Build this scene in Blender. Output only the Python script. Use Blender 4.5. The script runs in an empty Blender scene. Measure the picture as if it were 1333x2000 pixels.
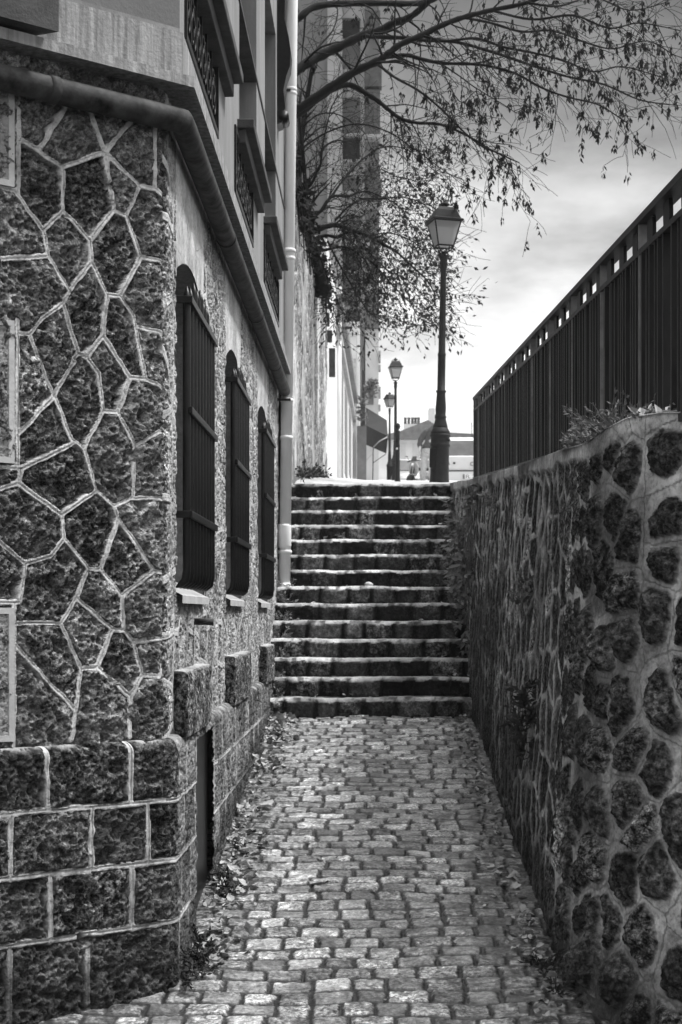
import bpy, bmesh, math, random
import numpy as np
from mathutils import Vector, Matrix
R = math.radians
random.seed(7)
S = bpy.context.scene
COL = S.collection

# ------------------------------------------------------------------ camera
F, CX, CY = 3200.0, 725.0, 1198.0        # pixels of the 1333 x 2000 photograph
EYE = 0.84
cam_d = bpy.data.cameras.new("camera")
cam = bpy.data.objects.new("camera", cam_d)
COL.objects.link(cam)
cam.location = (0, 0, EYE)
cam.rotation_euler = (R(90), 0, 0)
cam_d.sensor_fit = 'AUTO'
cam_d.sensor_width = 36.0
cam_d.lens = F / 2000 * 36
cam_d.shift_x = (666.5 - CX) / 2000
cam_d.shift_y = (CY - 1000) / 2000
cam_d.clip_start = 0.1
cam_d.clip_end = 3000
cam_d.dof.use_dof = True
cam_d.dof.focus_distance = 8.0
cam_d.dof.aperture_fstop = 8.0
S.camera = cam

# ------------------------------------------------------------------ sky and sun
SUN_EL, SUN_AZ = R(62), R(78)            # azimuth from +Y towards +X: high on the right
W = bpy.data.worlds.new("World")
S.world = W
W.use_nodes = True
nt = W.node_tree
for n in list(nt.nodes): nt.nodes.remove(n)
def N(t, **k):
    n = nt.nodes.new(t)
    for a, b in k.items(): setattr(n, a, b)
    return n
sky = N('ShaderNodeTexSky', sky_type='NISHITA', sun_disc=False, sun_elevation=SUN_EL, sun_rotation=SUN_AZ,
        air_density=2.0, dust_density=5.0)
bw = N('ShaderNodeRGBToBW')
nt.links.new(sky.outputs[0], bw.inputs[0])
geo = N('ShaderNodeTexCoord')
mp = N('ShaderNodeMapping'); mp.inputs['Scale'].default_value = (2.2, 2.2, 6.0); mp.inputs['Location'].default_value = (0.3, 0.1, 0.35)
nt.links.new(geo.outputs['Generated'], mp.inputs[0])
cn = N('ShaderNodeTexNoise'); cn.inputs['Scale'].default_value = 1.6; cn.inputs['Detail'].default_value = 5; cn.inputs['Roughness'].default_value = .5
nt.links.new(mp.outputs[0], cn.inputs['Vector'])
sep = N('ShaderNodeSeparateXYZ'); nt.links.new(geo.outputs['Generated'], sep.inputs[0])
m1 = N('ShaderNodeMath', operation='MULTIPLY_ADD'); m1.inputs[1].default_value = .14; m1.inputs[2].default_value = -.07
nt.links.new(cn.outputs[0], m1.inputs[0])
m2 = N('ShaderNodeMath', operation='ADD'); nt.links.new(sep.outputs[2], m2.inputs[0]); nt.links.new(m1.outputs[0], m2.inputs[1])
cr = N('ShaderNodeValToRGB')             # the layer of cloud: bright at the horizon, a dark bank above it, bright overhead
el = cr.color_ramp.elements
el[0].position = 0.0; el[0].color = (.85, .85, .85, 1)
el[1].position = 1.0; el[1].color = (2, 2, 2, 1)
for p, c in ((.13, .80), (.184, .58), (.242, .34), (.298, .15), (.35, .08), (.42, .10), (.56, .9)):
    e = el.new(p); e.color = (c, c, c, 1)
nt.links.new(m2.outputs[0], cr.inputs[0])
m3 = N('ShaderNodeMath', operation='MULTIPLY'); m3.inputs[1].default_value = 12.5
cn2 = N('ShaderNodeTexNoise'); cn2.inputs['Scale'].default_value = 3.4; cn2.inputs['Detail'].default_value = 7; cn2.inputs['Roughness'].default_value = .55
nt.links.new(mp.outputs[0], cn2.inputs['Vector'])
mr = N('ShaderNodeMapRange'); mr.inputs['From Min'].default_value = .3; mr.inputs['From Max'].default_value = .7; mr.inputs['To Min'].default_value = .50; mr.inputs['To Max'].default_value = 1.36
nt.links.new(cn2.outputs[0], mr.inputs['Value'])
mm = N('ShaderNodeMath', operation='MULTIPLY'); nt.links.new(cr.outputs[0], mm.inputs[0]); nt.links.new(mr.outputs[0], mm.inputs[1])
nt.links.new(mm.outputs[0], m3.inputs[0])
m4 = N('ShaderNodeMath', operation='MULTIPLY_ADD'); m4.inputs[1].default_value = .12
nt.links.new(bw.outputs[0], m4.inputs[0]); nt.links.new(m3.outputs[0], m4.inputs[2])
bg = N('ShaderNodeBackground'); bg.inputs['Strength'].default_value = 0.1
nt.links.new(m4.outputs[0], bg.inputs['Color'])
wo = N('ShaderNodeOutputWorld'); nt.links.new(bg.outputs[0], wo.inputs[0])

sl = bpy.data.lights.new("sun", 'SUN'); sl.energy = 4.2; sl.angle = R(9); sl.color = (1, 1, 1)
so = bpy.data.objects.new("sun", sl); COL.objects.link(so)
d = Vector((math.sin(SUN_AZ) * math.cos(SUN_EL), math.cos(SUN_AZ) * math.cos(SUN_EL), math.sin(SUN_EL)))
so.rotation_euler = d.to_track_quat('Z', 'Y').to_euler()
so.location = (8, 12, 30)

vs = S.view_settings
S.display_settings.display_device = 'sRGB'
vs.view_transform = 'Standard'; vs.look = 'None'; vs.gamma = 1; vs.exposure = 0.35; vs.use_curve_mapping = False
S.cycles.use_denoising = True
S.cycles.max_bounces = 8
S.cycles.volume_bounces = 0

# ------------------------------------------------------------------ helpers
def P(x, y, Z):                          # photograph pixel at depth Z -> world point
    return Vector(((x - CX) / F * Z, Z, EYE + (CY - y) / F * Z))
def sub(o, name): o.name = name
def tag(o, label=None, cat=None, group=None, kind=None):
    if label: o['label'] = label
    if cat: o['category'] = cat
    if group: o['group'] = group
    if kind: o['kind'] = kind
    return o
def empty(name, loc=(0, 0, 0), rz=0):
    o = bpy.data.objects.new(name, None); COL.objects.link(o)
    o.location = loc; o.rotation_euler = (0, 0, rz); o.empty_display_size = .2
    return o
def link(name, me, parent=None, mats=()):
    o = bpy.data.objects.new(name, me); COL.objects.link(o)
    for m in mats:
        me.materials.append(m)
    if parent: o.parent = parent
    return o
def copy_tree(o, parent=None):
    c = o.copy(); COL.objects.link(c)
    if parent: c.parent = parent
    for ch in list(o.children): copy_tree(ch, c)
    return c

class MB:                                # collects faces of one mesh
    def __init__(s): s.v = []; s.f = []; s.sm = []; s.mi = []
    def add(s, vs, fs, smooth=False, mi=0):
        b = len(s.v); s.v += [tuple(v) for v in vs]
        s.f += [tuple(i + b for i in f) for f in fs]
        s.sm += [smooth] * len(fs); s.mi += [mi] * len(fs)
    def box(s, x0, x1, y0, y1, z0, z1, bev=0, mi=0, mtx=None):
        if bev <= 0:
            v = [(x, y, z) for x in (x0, x1) for y in (y0, y1) for z in (z0, z1)]
            f = [(0, 1, 3, 2), (4, 6, 7, 5), (0, 4, 5, 1), (2, 3, 7, 6), (0, 2, 6, 4), (1, 5, 7, 3)]
            if mtx: v = [mtx @ Vector(p) for p in v]
            s.add(v, f, False, mi); return
        bm = bmesh.new(); bmesh.ops.create_cube(bm, size=1)
        for q in bm.verts:
            q.co = Vector(((x0 + x1) / 2 + q.co.x * (x1 - x0), (y0 + y1) / 2 + q.co.y * (y1 - y0), (z0 + z1) / 2 + q.co.z * (z1 - z0)))
        bmesh.ops.bevel(bm, geom=bm.edges[:], offset=bev, segments=2, affect='EDGES', profile=.5)
        s.bm(bm, mi, mtx, False)
    def bm(s, bm, mi=0, mtx=None, smooth=True):
        bm.verts.index_update()
        v = [(mtx @ q.co) if mtx else q.co.copy() for q in bm.verts]
        s.add(v, [[q.index for q in f.verts] for f in bm.faces], smooth, mi); bm.free()
    def tube(s, pts, rad, n=6, mi=0, cap=True, smooth=True):
        pts = [Vector(p) for p in pts]; m = len(pts)
        if not hasattr(rad, '__len__'): rad = [rad] * m
        vs = []; up = None
        for i, p in enumerate(pts):
            t = (pts[min(i + 1, m - 1)] - pts[max(i - 1, 0)])
            if t.length < 1e-9: t = Vector((0, 0, 1))
            t.normalize()
            if up is None:
                up = Vector((0, 0, 1)) if abs(t.z) < .9 else Vector((1, 0, 0))
            a = t.cross(up)
            if a.length < 1e-6: a = t.orthogonal()
            a.normalize(); b = a.cross(t); b.normalize(); up = b
            for k in range(n):
                w = 2 * math.pi * k / n
                vs.append(p + (a * math.cos(w) + b * math.sin(w)) * rad[i])
        fs = []
        for i in range(m - 1):
            for k in range(n):
                k2 = (k + 1) % n
                fs.append((i * n + k, i * n + k2, (i + 1) * n + k2, (i + 1) * n + k))
        if cap:
            fs.append(tuple(range(n - 1, -1, -1))); fs.append(tuple((m - 1) * n + k for k in range(n)))
        s.add(vs, fs, smooth, mi)
    def lathe(s, prof, c=(0, 0, 0), n=20, mi=0, rot=0, smooth=True, sx=1, sy=1):
        vs = []; fs = []; m = len(prof)
        for r, z in prof:
            for k in range(n):
                w = rot + 2 * math.pi * k / n
                vs.append((c[0] + r * math.cos(w) * sx, c[1] + r * math.sin(w) * sy, c[2] + z))
        for i in range(m - 1):
            for k in range(n):
                k2 = (k + 1) % n
                fs.append((i * n + k, i * n + k2, (i + 1) * n + k2, (i + 1) * n + k))
        fs.append(tuple(range(n - 1, -1, -1))); fs.append(tuple((m - 1) * n + k for k in range(n)))
        s.add(vs, fs, smooth, mi)
    def prism(s, poly, h0, h1, axis='z', mi=0):   # polygon extruded along an axis
        n = len(poly)
        def q(p, h):
            if axis == 'z': return (p[0], p[1], h)
            if axis == 'x': return (h, p[0], p[1])
            return (p[0], h, p[1])
        vs = [q(p, h0) for p in poly] + [q(p, h1) for p in poly]
        fs = [tuple(range(n - 1, -1, -1)), tuple(range(n, 2 * n))]
        fs += [(i, (i + 1) % n, n + (i + 1) % n, n + i) for i in range(n)]
        s.add(vs, fs, False, mi)
    def build(s, name, mats, parent=None):
        me = bpy.data.meshes.new(name); me.from_pydata(s.v, [], s.f)
        me.polygons.foreach_set('use_smooth', s.sm)
        if not isinstance(mats, (list, tuple)): mats = [mats]
        o = link(name, me, parent, mats)
        me.polygons.foreach_set('material_index', s.mi)
        bm = bmesh.new(); bm.from_mesh(me); bmesh.ops.recalc_face_normals(bm, faces=bm.faces[:]); bm.to_mesh(me); bm.free()
        me.update()
        return o

# numpy noise -------------------------------------------------------
def _h(ix, iy, iz, seed):
    n = (ix.astype(np.int64) * 374761393 + iy.astype(np.int64) * 668265263 + iz.astype(np.int64) * 2147483647 + seed * 144665) & 0xffffffff
    n = ((n ^ (n >> 13)) * 1274126177) & 0xffffffff
    n = ((n ^ (n >> 16)) * 2246822519) & 0xffffffff
    return ((n ^ (n >> 15)) & 0xffffff) / float(0xffffff)
def vn(x, y, seed=0):
    x = np.asarray(x, float); y = np.asarray(y, float)
    ix = np.floor(x); iy = np.floor(y); fx = x - ix; fy = y - iy
    fx = fx * fx * fx * (fx * (fx * 6 - 15) + 10); fy = fy * fy * fy * (fy * (fy * 6 - 15) + 10)
    z = np.zeros_like(ix)
    a = _h(ix, iy, z, seed); b = _h(ix + 1, iy, z, seed); c = _h(ix, iy + 1, z, seed); d_ = _h(ix + 1, iy + 1, z, seed)
    return (a * (1 - fx) + b * fx) * (1 - fy) + (c * (1 - fx) + d_ * fx) * fy
def fbm(x, y, o=4, seed=0, g=.5):
    s = 0; a = 1; t = 0
    for i in range(o):
        s = s + a * (vn(x, y, seed + i * 17) - .5) * 2; t += a; a *= g; x = x * 2.03 + 5.1; y = y * 2.03 + 3.7
    return s / t
def voro(u, v, seed=0, jit=.85):         # returns distance to nearest site, distance to cell border, cell id 0..1
    iu = np.floor(u); iv = np.floor(v); zz = np.zeros_like(iu)
    best = np.full(u.shape, 9.); rx = np.zeros_like(u); ry = np.zeros_like(u); cid = np.zeros_like(u)
    for a in (-1, 0, 1):
        for b in (-1, 0, 1):
            cu = iu + a; cv = iv + b
            px = cu + .5 + (_h(cu, cv, zz, seed) - .5) * jit - u
            py = cv + .5 + (_h(cu, cv, zz, seed + 5) - .5) * jit - v
            dd = px * px + py * py; m = dd < best
            best = np.where(m, dd, best); rx = np.where(m, px, rx); ry = np.where(m, py, ry)
            cid = np.where(m, _h(cu, cv, zz, seed + 9), cid)
    bd = np.full(u.shape, 9.)
    for a in (-2, -1, 0, 1, 2):
        for b in (-2, -1, 0, 1, 2):
            cu = iu + a; cv = iv + b
            px = cu + .5 + (_h(cu, cv, zz, seed) - .5) * jit - u
            py = cv + .5 + (_h(cu, cv, zz, seed + 5) - .5) * jit - v
            dx = px - rx; dy = py - ry; l = np.sqrt(dx * dx + dy * dy)
            dd = np.where(l > 1e-5, .5 * ((px + rx) * dx + (py + ry) * dy) / np.maximum(l, 1e-6), 9.)
            bd = np.minimum(bd, dd)
    return np.sqrt(best), bd, cid
def sstep(a, b, x):
    t = np.clip((x - a) / (b - a), 0, 1); return t * t * (3 - 2 * t)
def pits(u, v, sc, seed, dens=.5):       # round holes of the millstone: depth 0..1
    f1, bd, cid = voro(u * sc, v * sc, seed, .9)
    r = .15 + .35 * cid
    return np.where(cid > 1 - dens, np.clip(1 - f1 / r, 0, 1), 0)
def grid_mesh(name, Pt, keep=None, attrs=None, mats=(), parent=None, smooth=True, flip=False):
    ny, nx = Pt.shape[:2]
    idx = np.arange(ny * nx).reshape(ny, nx)
    q = np.stack([idx[:-1, :-1], idx[:-1, 1:], idx[1:, 1:], idx[1:, :-1]], -1)
    if flip: q = q[..., ::-1]
    q = q.reshape(-1, 4) if keep is None else q[keep]
    used = np.zeros(ny * nx, bool); used[q.ravel()] = True
    mp_ = np.cumsum(used) - 1
    co = Pt.reshape(-1, 3)[used]; q = mp_[q]
    me = bpy.data.meshes.new(name)
    me.vertices.add(len(co)); me.vertices.foreach_set('co', np.ascontiguousarray(co, np.float32).ravel())
    me.loops.add(q.size); me.loops.foreach_set('vertex_index', np.ascontiguousarray(q, np.int32).ravel())
    me.polygons.add(len(q)); me.polygons.foreach_set('loop_start', np.arange(0, q.size, 4, dtype=np.int32))
    me.polygons.foreach_set('use_smooth', np.full(len(q), smooth))
    for k, a in (attrs or {}).items():
        at = me.attributes.new(k, 'FLOAT', 'POINT')
        at.data.foreach_set('value', np.ascontiguousarray(np.broadcast_to(a, (ny, nx)).reshape(-1)[used], np.float32))
    me.update(calc_edges=True); me.validate()
    return link(name, me, parent, mats)

# ------------------------------------------------------------------ materials (all grey: the place is seen in black and white)
def g(v): return (v, v, v, 1)
def base_mat(name):
    m = bpy.data.materials.new(name); m.use_nodes = True
    t = m.node_tree; b = t.nodes['Principled BSDF']; b.inputs['Specular IOR Level'].default_value = .18
    return m, t, b
def ramp(t, src, stops):
    r = t.nodes.new('ShaderNodeValToRGB'); e = r.color_ramp.elements
    e[0].position, e[0].color = stops[0][0], g(stops[0][1]); e[1].position, e[1].color = stops[-1][0], g(stops[-1][1])
    for p, c in stops[1:-1]:
        k = e.new(p); k.color = g(c)
    t.links.new(src, r.inputs[0]); return r.outputs[0]
def noise(t, sc, det=6, rough=.6, vec=None, stretch=None, cell=False):
    tc = t.nodes.new('ShaderNodeTexCoord'); o = tc.outputs['Object']
    if cell:                             # every stone gets its own piece of the pattern
        sc_n = t.nodes.new('ShaderNodeMath'); sc_n.operation = 'MULTIPLY'; sc_n.inputs[1].default_value = 37; t.links.new(attr(t, 'cell'), sc_n.inputs[0])
        va = t.nodes.new('ShaderNodeVectorMath'); t.links.new(o, va.inputs[0]); t.links.new(sc_n.outputs[0], va.inputs[1]); o = va.outputs[0]
    if stretch:
        mpn = t.nodes.new('ShaderNodeMapping'); mpn.inputs['Scale'].default_value = stretch; t.links.new(o, mpn.inputs[0]); o = mpn.outputs[0]
    n = t.nodes.new('ShaderNodeTexNoise'); n.inputs['Scale'].default_value = sc; n.inputs['Detail'].default_value = det; n.inputs['Roughness'].default_value = rough
    t.links.new(o, n.inputs['Vector']); return n.outputs[0]
def mix(t, a, b, f, mode='MIX'):
    m = t.nodes.new('ShaderNodeMix'); m.data_type = 'RGBA'; m.blend_type = mode
    for ix, v in ((6, a), (7, b), (0, f)):
        s_ = m.inputs[ix]
        if isinstance(v, (int, float)): s_.default_value = g(v) if ix else v
        else: t.links.new(v, s_)
    return m.outputs[2]
def math_(t, op, a, b):
    m = t.nodes.new('ShaderNodeMath'); m.operation = op
    for s_, v in ((m.inputs[0], a), (m.inputs[1], b)):
        if isinstance(v, (int, float)): s_.default_value = v
        else: t.links.new(v, s_)
    return m.outputs[0]
def bump(t, b, src, dist=.01, st=1.0):
    n = t.nodes.new('ShaderNodeBump'); n.inputs['Distance'].default_value = dist; n.inputs['Strength'].default_value = st
    t.links.new(src, n.inputs['Height'])
    if b.inputs['Normal'].is_linked: t.links.new(b.inputs['Normal'].links[0].from_socket, n.inputs['Normal'])
    t.links.new(n.outputs[0], b.inputs['Normal'])
def attr(t, name):
    a = t.nodes.new('ShaderNodeAttribute'); a.attribute_name = name; return a.outputs['Fac']
def plain(name, v, rough=.6, var=.25, sc=8, metal=0, bmp=0.002, bsc=60, stretch=None, lo=None, hi=None):
    m, t, b = base_mat(name)
    lo = v * (1 - var) if lo is None else lo; hi = v * (1 + var) if hi is None else hi
    c = ramp(t, noise(t, sc, 6, .65, stretch=stretch), [(.3, lo), (.7, hi)])
    t.links.new(c, b.inputs['Base Color']); b.inputs['Roughness'].default_value = rough; b.inputs['Metallic'].default_value = metal
    if bmp: bump(t, b, noise(t, bsc, 5, .6), bmp)
    return m
def stone(name, lo, hi, mlo, mhi, sc=14, rough=.9, bd=.006, tlo=.4, thi=1.8, sm=.62):   # stone with a 'mortar' mask and a 'tone' per block
    m, t, b = base_mat(name)
    n1 = noise(t, sc, 4, .62, cell=True)
    n2 = noise(t, sc * 2.4, 5, .75, cell=True)
    n3 = noise(t, sc * .22, 4, .6, cell=True)
    c = ramp(t, n1, [(.40, lo), (.47, lo + (hi - lo) * .22), (.56, lo + (hi - lo) * .5), (.68, hi)])
    fr = math_(t, 'FRACT', math_(t, 'MULTIPLY', attr(t, 'cell'), 7.13), 0)      # some stones are smoother and more even than others
    c = mix(t, c, lo + (hi - lo) * .34, math_(t, 'MULTIPLY', fr, sm))
    c = mix(t, c, ramp(t, n2, [(.40, .12), (.50, .85), (.62, 1.8)]), math_(t, 'SUBTRACT', 1.0, math_(t, 'MULTIPLY', fr, .5)), 'MULTIPLY')
    c = mix(t, c, ramp(t, n3, [(.32, .40), (.68, 1.7)]), 1.0, 'MULTIPLY')
    tn = ramp(t, attr(t, 'tone'), [(0, tlo), (.8, 1.1), (1, thi)])
    c = mix(t, c, tn, 1.0, 'MULTIPLY')
    mc = ramp(t, noise(t, 11, 7, .7), [(.3, mlo), (.7, mhi)])
    mc = mix(t, mc, ramp(t, noise(t, 2.3, 5, .6), [(.35, .55), (.6, 1.1)]), 1.0, 'MULTIPLY')
    mc = mix(t, mc, ramp(t, noise(t, 60, 4, .6), [(.36, .55), (.5, 1.05)]), .7, 'MULTIPLY')
    c = mix(t, c, mc, attr(t, 'mortar'))
    t.links.new(c, b.inputs['Base Color']); b.inputs['Roughness'].default_value = rough
    inv = math_(t, 'MULTIPLY_ADD', attr(t, 'mortar'), -.85); inv.node.inputs[2].default_value = 1
    bump(t, b, math_(t, 'MULTIPLY', n1, inv), bd)
    bump(t, b, math_(t, 'MULTIPLY', n2, inv), bd * .5)
    return m
M = {}
M['milestone'] = stone('millstone', .04, .60, .38, .70, 32, bd=.035)
M['basestone'] = stone('millstone_base', .015, .36, .32, .60, 30, bd=.035)
M['sidestone'] = stone('millstone_side', .09, .40, .42, .62, 13)
M['wallstone'] = stone('wall_stone', .006, .34, .24, .85, 34, bd=.03, tlo=.3, thi=3.2, sm=.22)
M['oldstone'] = stone('old_rubble', .10, .45, .40, .66, 12)
M['sett'] = stone('granite_sett', .19, .68, .012, .035, 24, .36, .008, .30, 1.5); M['sett'].node_tree.nodes['Principled BSDF'].inputs['Specular IOR Level'].default_value = .5
M['step'] = stone('step_stone', .010, .26, .34, .74, 20, .85, .015, .06, 1.6)
M['plaster'] = plain('plaster', .52, .85, .22, 3.0, bmp=.003, bsc=40, stretch=(4, 1.2, .6))
M['postiron'] = plain('post_iron', .14, .5, .4, 9, bmp=.001)
M['plaster_up'] = plain('upper_plaster', .22, .85, .25, 2.0, bmp=.003, bsc=30, stretch=(3, 2, .5))
M['band'] = plain('stained_band', .25, .85, .6, 4.0, bmp=.004, bsc=50, stretch=(7, 7, .5))
M['dress'] = plain('dressed_stone', .26, .85, .3, 30, bmp=.006, bsc=90)
M['sill'] = plain('sill_stone', .42, .8, .2, 9)
M['darkstone'] = plain('dark_moulding', .07, .8, .4, 6, bmp=.003)  # even dark grey for mouldings, sills and frames
M['iron'] = plain('black_iron', .008, .4, .5, 25, bmp=.001, bsc=120)
M['iron2'] = plain('fence_iron', .011, .5, .8, 7, bmp=.002, bsc=50, stretch=(2, 2, .5))
M['lampiron'] = plain('lamp_iron', .018, .555, .3, 20)
M['gutter'] = plain('gutter_metal', .035, .7, 1.0, 11, bmp=.003, bsc=25)
M['pipe'] = plain('pipe_paint', .72, .55, .12, 4, bmp=.001, stretch=(3, 3, .6))
M['iron'].node_tree.nodes['Principled BSDF'].inputs['Specular IOR Level'].default_value = .22
M['glass_dark'] = plain('dark_pane', .015, .12, .3, 3, bmp=0)
M['hatch'] = plain('hatch_metal', .005, .35, .6, 4, bmp=.001)
M['wood'] = plain('bark', .007, .95, .4, 30, bmp=.004, bsc=60)
M['pod'] = plain('dry_pods', .010, .9, .5, 12, bmp=0)
M['leaf'] = plain('leaf_grey', .035, .7, .6, 9, bmp=0)
M['weed'] = plain('weed_leaf', .14, .7, .6, 11, bmp=0)
M['ivy'] = plain('creeper_leaf', .11, .6, .7, 7, bmp=0)
M['litter'] = plain('dry_leaf', .30, .75, .8, 13, bmp=0)
M['earth'] = plain('earth', .05, .95, .4, 5, bmp=.01, bsc=20)
M['street'] = plain('street_stone', .42, .75, .35, 6, bmp=.01, bsc=12)
M['white'] = plain('white_render', .72, .8, .08, 2)
M['pale'] = plain('pale_render', .55, .8, .15, 2, stretch=(1, 1, .3))
M['midwall'] = plain('grey_render', .13, .85, .25, 1.2, stretch=(1, 1, .3))
M['midlight'] = plain('grey_stone_trim', .30, .85, .2, 1.5)
M['slate'] = plain('roof_slate', .16, .7, .25, 3)
M['carpaint'] = plain('car_paint', .62, .25, .04, 2, bmp=0)
M['carglass'] = plain('car_glass', .10, .08, .4, 1, bmp=0)
M['rubber'] = plain('rubber', .02, .8, .3, 20)
M['fabric'] = plain('awning_cloth', .025, .9, .3, 9)
M['cloth_l'] = plain('pale_denim', .42, .9, .2, 20)
M['cloth_d'] = plain('dark_jacket', .08, .9, .3, 20)
M['skin'] = plain('skin', .45, .6, .06, 20, bmp=0)
M['metal'] = plain('grey_metal', .3, .4, .2, 20)
m, t, b = base_mat('lamp_glass'); b.inputs['Base Color'].default_value = g(.46); b.inputs['Roughness'].default_value = .5
b.inputs['Transmission Weight'].default_value = .55; b.inputs['IOR'].default_value = 1.05; M['lampglass'] = m
# ------------------------------------------------------------------ levels
Z0, TR, RH, NS = 13.26, 0.272, 0.155, 14
YT = Z0 + (NS - 1) * TR                  # riser of the top step
def zpath(y): return .114 * (y - Z0)
def zstreet(y): return NS * RH + .0822 * (y - YT)
def zcentre(y):
    y = np.asarray(y, float)
    z = np.where(y < Z0, .114 * (y - Z0), np.where(y < YT, (y - Z0) * RH / TR, NS * RH + .0822 * (np.minimum(y, 150) - YT)))
    return np.where(y < 2, .114 * (2 - Z0) + .02 * (y - 2), z)
def xw(y):                               # foot of the wall on the right; it bends outwards near the camera
    y = np.asarray(y, float)
    return np.where(y > 6.55, .82, .82 + (6.55 - np.maximum(y, -1)) * .772)
def ztop(y):
    y = np.asarray(y, float)
    return np.maximum(2.08 + .06 * (y - 15.2), 1.585)

ys = np.concatenate([np.arange(-40, 0, 5), np.arange(0, 20, .4), np.arange(20, 60, 3), np.arange(60, 160, 10), [200, 300, 500, 900]])
offs_l = np.array([-600., -150, -40, -12, -5, -2.5, -1.2, -.4, .3, .7])
offs_r = np.array([.22, .30, .9, 2, 6, 15, 50, 180, 600])
G = np.zeros((len(ys), len(offs_l) + len(offs_r), 3))
for j, y in enumerate(ys):
    w = float(xw(y)); zc = float(zcentre(y)) - .14
    xs = np.concatenate([offs_l, w + offs_r]); z = np.full(len(xs), zc)
    zt = float(ztop(y)) - .06 if y < 18.6 else zc
    z[len(offs_l):] = zt
    z[len(offs_l)] = zc
    z[np.abs(xs) > 100] = min(zc, 9) - 3
    G[j, :, 0] = xs; G[j, :, 1] = y; G[j, :, 2] = z
gr = grid_mesh('ground', G, mats=[M['earth']], smooth=False); tag(gr, kind='structure')

# ------------------------------------------------------------------ cobbled path: rows of setts with worn, uneven tops
py = [5.0]
while py[-1] < Z0 + .05: py.append(py[-1] + .0052 + .0004 * (py[-1] - 5))
py = np.array(py); px = np.concatenate([np.arange(-2.3, -.95, .012), np.arange(-.95, .95, .0058), np.arange(.95, 1.75, .012)])
U, V = np.meshgrid(px, py)
rng = np.random.RandomState(3)
wob = fbm(U * 1.1, V * .5, 2, 41) * .035
Vr = V + wob
rp = .142
row = np.floor(Vr / rp); fr = Vr / rp - row
cells = np.zeros_like(U); joint = np.zeros_like(U); tone = np.zeros_like(U); hh = np.zeros_like(U); dn = np.zeros_like(U)
for r in np.unique(row):
    m_ = row == r
    w = []; x = -2.6 + rng.rand() * .15
    while x < 2: w.append(x); x += .125 + .065 * rng.rand()
    w = np.array(w); u = U[m_] + fbm(Vr[m_] * 9, U[m_] * 9, 2, 77) * .008
    i = np.searchsorted(w, u) - 1; i = np.clip(i, 0, len(w) - 2)
    a = u - w[i]; b_ = w[i + 1] - u
    jw = .008 + .009 * _h(i, np.full_like(i, int(r)), np.zeros_like(i), 31)
    e = np.minimum(np.minimum(a, b_), np.minimum(fr[m_], 1 - fr[m_]) * rp) + fbm(U[m_] * 45, V[m_] * 45, 2, 8) * .003
    # rounded corners
    ex = np.minimum(a, b_); ey = np.minimum(fr[m_], 1 - fr[m_]) * rp
    cr_ = .014; cx_ = np.maximum(cr_ - ex, 0); cy_ = np.maximum(cr_ - ey, 0)
    e = np.where((cx_ > 0) & (cy_ > 0), cr_ - np.sqrt(cx_ ** 2 + cy_ ** 2), e) + fbm(U[m_] * 40, V[m_] * 40, 2, 9) * .003
    rid = _h(i, np.full_like(i, int(r)), np.zeros_like(i), 12)
    rid2 = _h(i, np.full_like(i, int(r)), np.zeros_like(i), 22); rid3 = _h(i, np.full_like(i, int(r)), np.zeros_like(i), 23)
    top = sstep(-.002, .010, e - jw * .6)
    h_ = top * .011 * (.6 + .6 * rid) + (rid2 - .5) * .10 * (a - b_) * .5 * top + (rid3 - .5) * .10 * (fr[m_] - .5) * rp * top
    hh[m_] = h_; cells[m_] = rid3; tone[m_] = .05 + .9 * rid2
    ef = np.where(fr[m_] < .5, e - .004, e); joint[m_] = 1 - sstep(-.001, .006, ef - jw * .45)
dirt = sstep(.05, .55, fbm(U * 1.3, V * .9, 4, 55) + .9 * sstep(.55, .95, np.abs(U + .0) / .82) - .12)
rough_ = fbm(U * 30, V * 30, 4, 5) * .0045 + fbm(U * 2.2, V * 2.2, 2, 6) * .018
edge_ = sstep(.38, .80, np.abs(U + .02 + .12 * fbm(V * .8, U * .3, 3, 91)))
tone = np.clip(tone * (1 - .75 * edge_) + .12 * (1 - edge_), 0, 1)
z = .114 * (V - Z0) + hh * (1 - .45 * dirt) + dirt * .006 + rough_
z = z - .025 * sstep(.6, 1.0, np.abs(U)) * 0
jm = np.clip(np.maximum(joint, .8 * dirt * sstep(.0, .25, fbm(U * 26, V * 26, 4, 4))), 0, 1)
Pt = np.stack([U, V, z], -1)
Uc = U[:-1, :-1]; Vc = V[:-1, :-1]
keep = (Uc < xw(Vc) + .1) & ((Uc > -.95) | (Vc < 7.3 + (Uc + .9) * .8))
pth = grid_mesh('path', Pt, keep, {'mortar': jm, 'tone': tone, 'cell': cells}, [M['sett']]); tag(pth, kind='structure')

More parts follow.
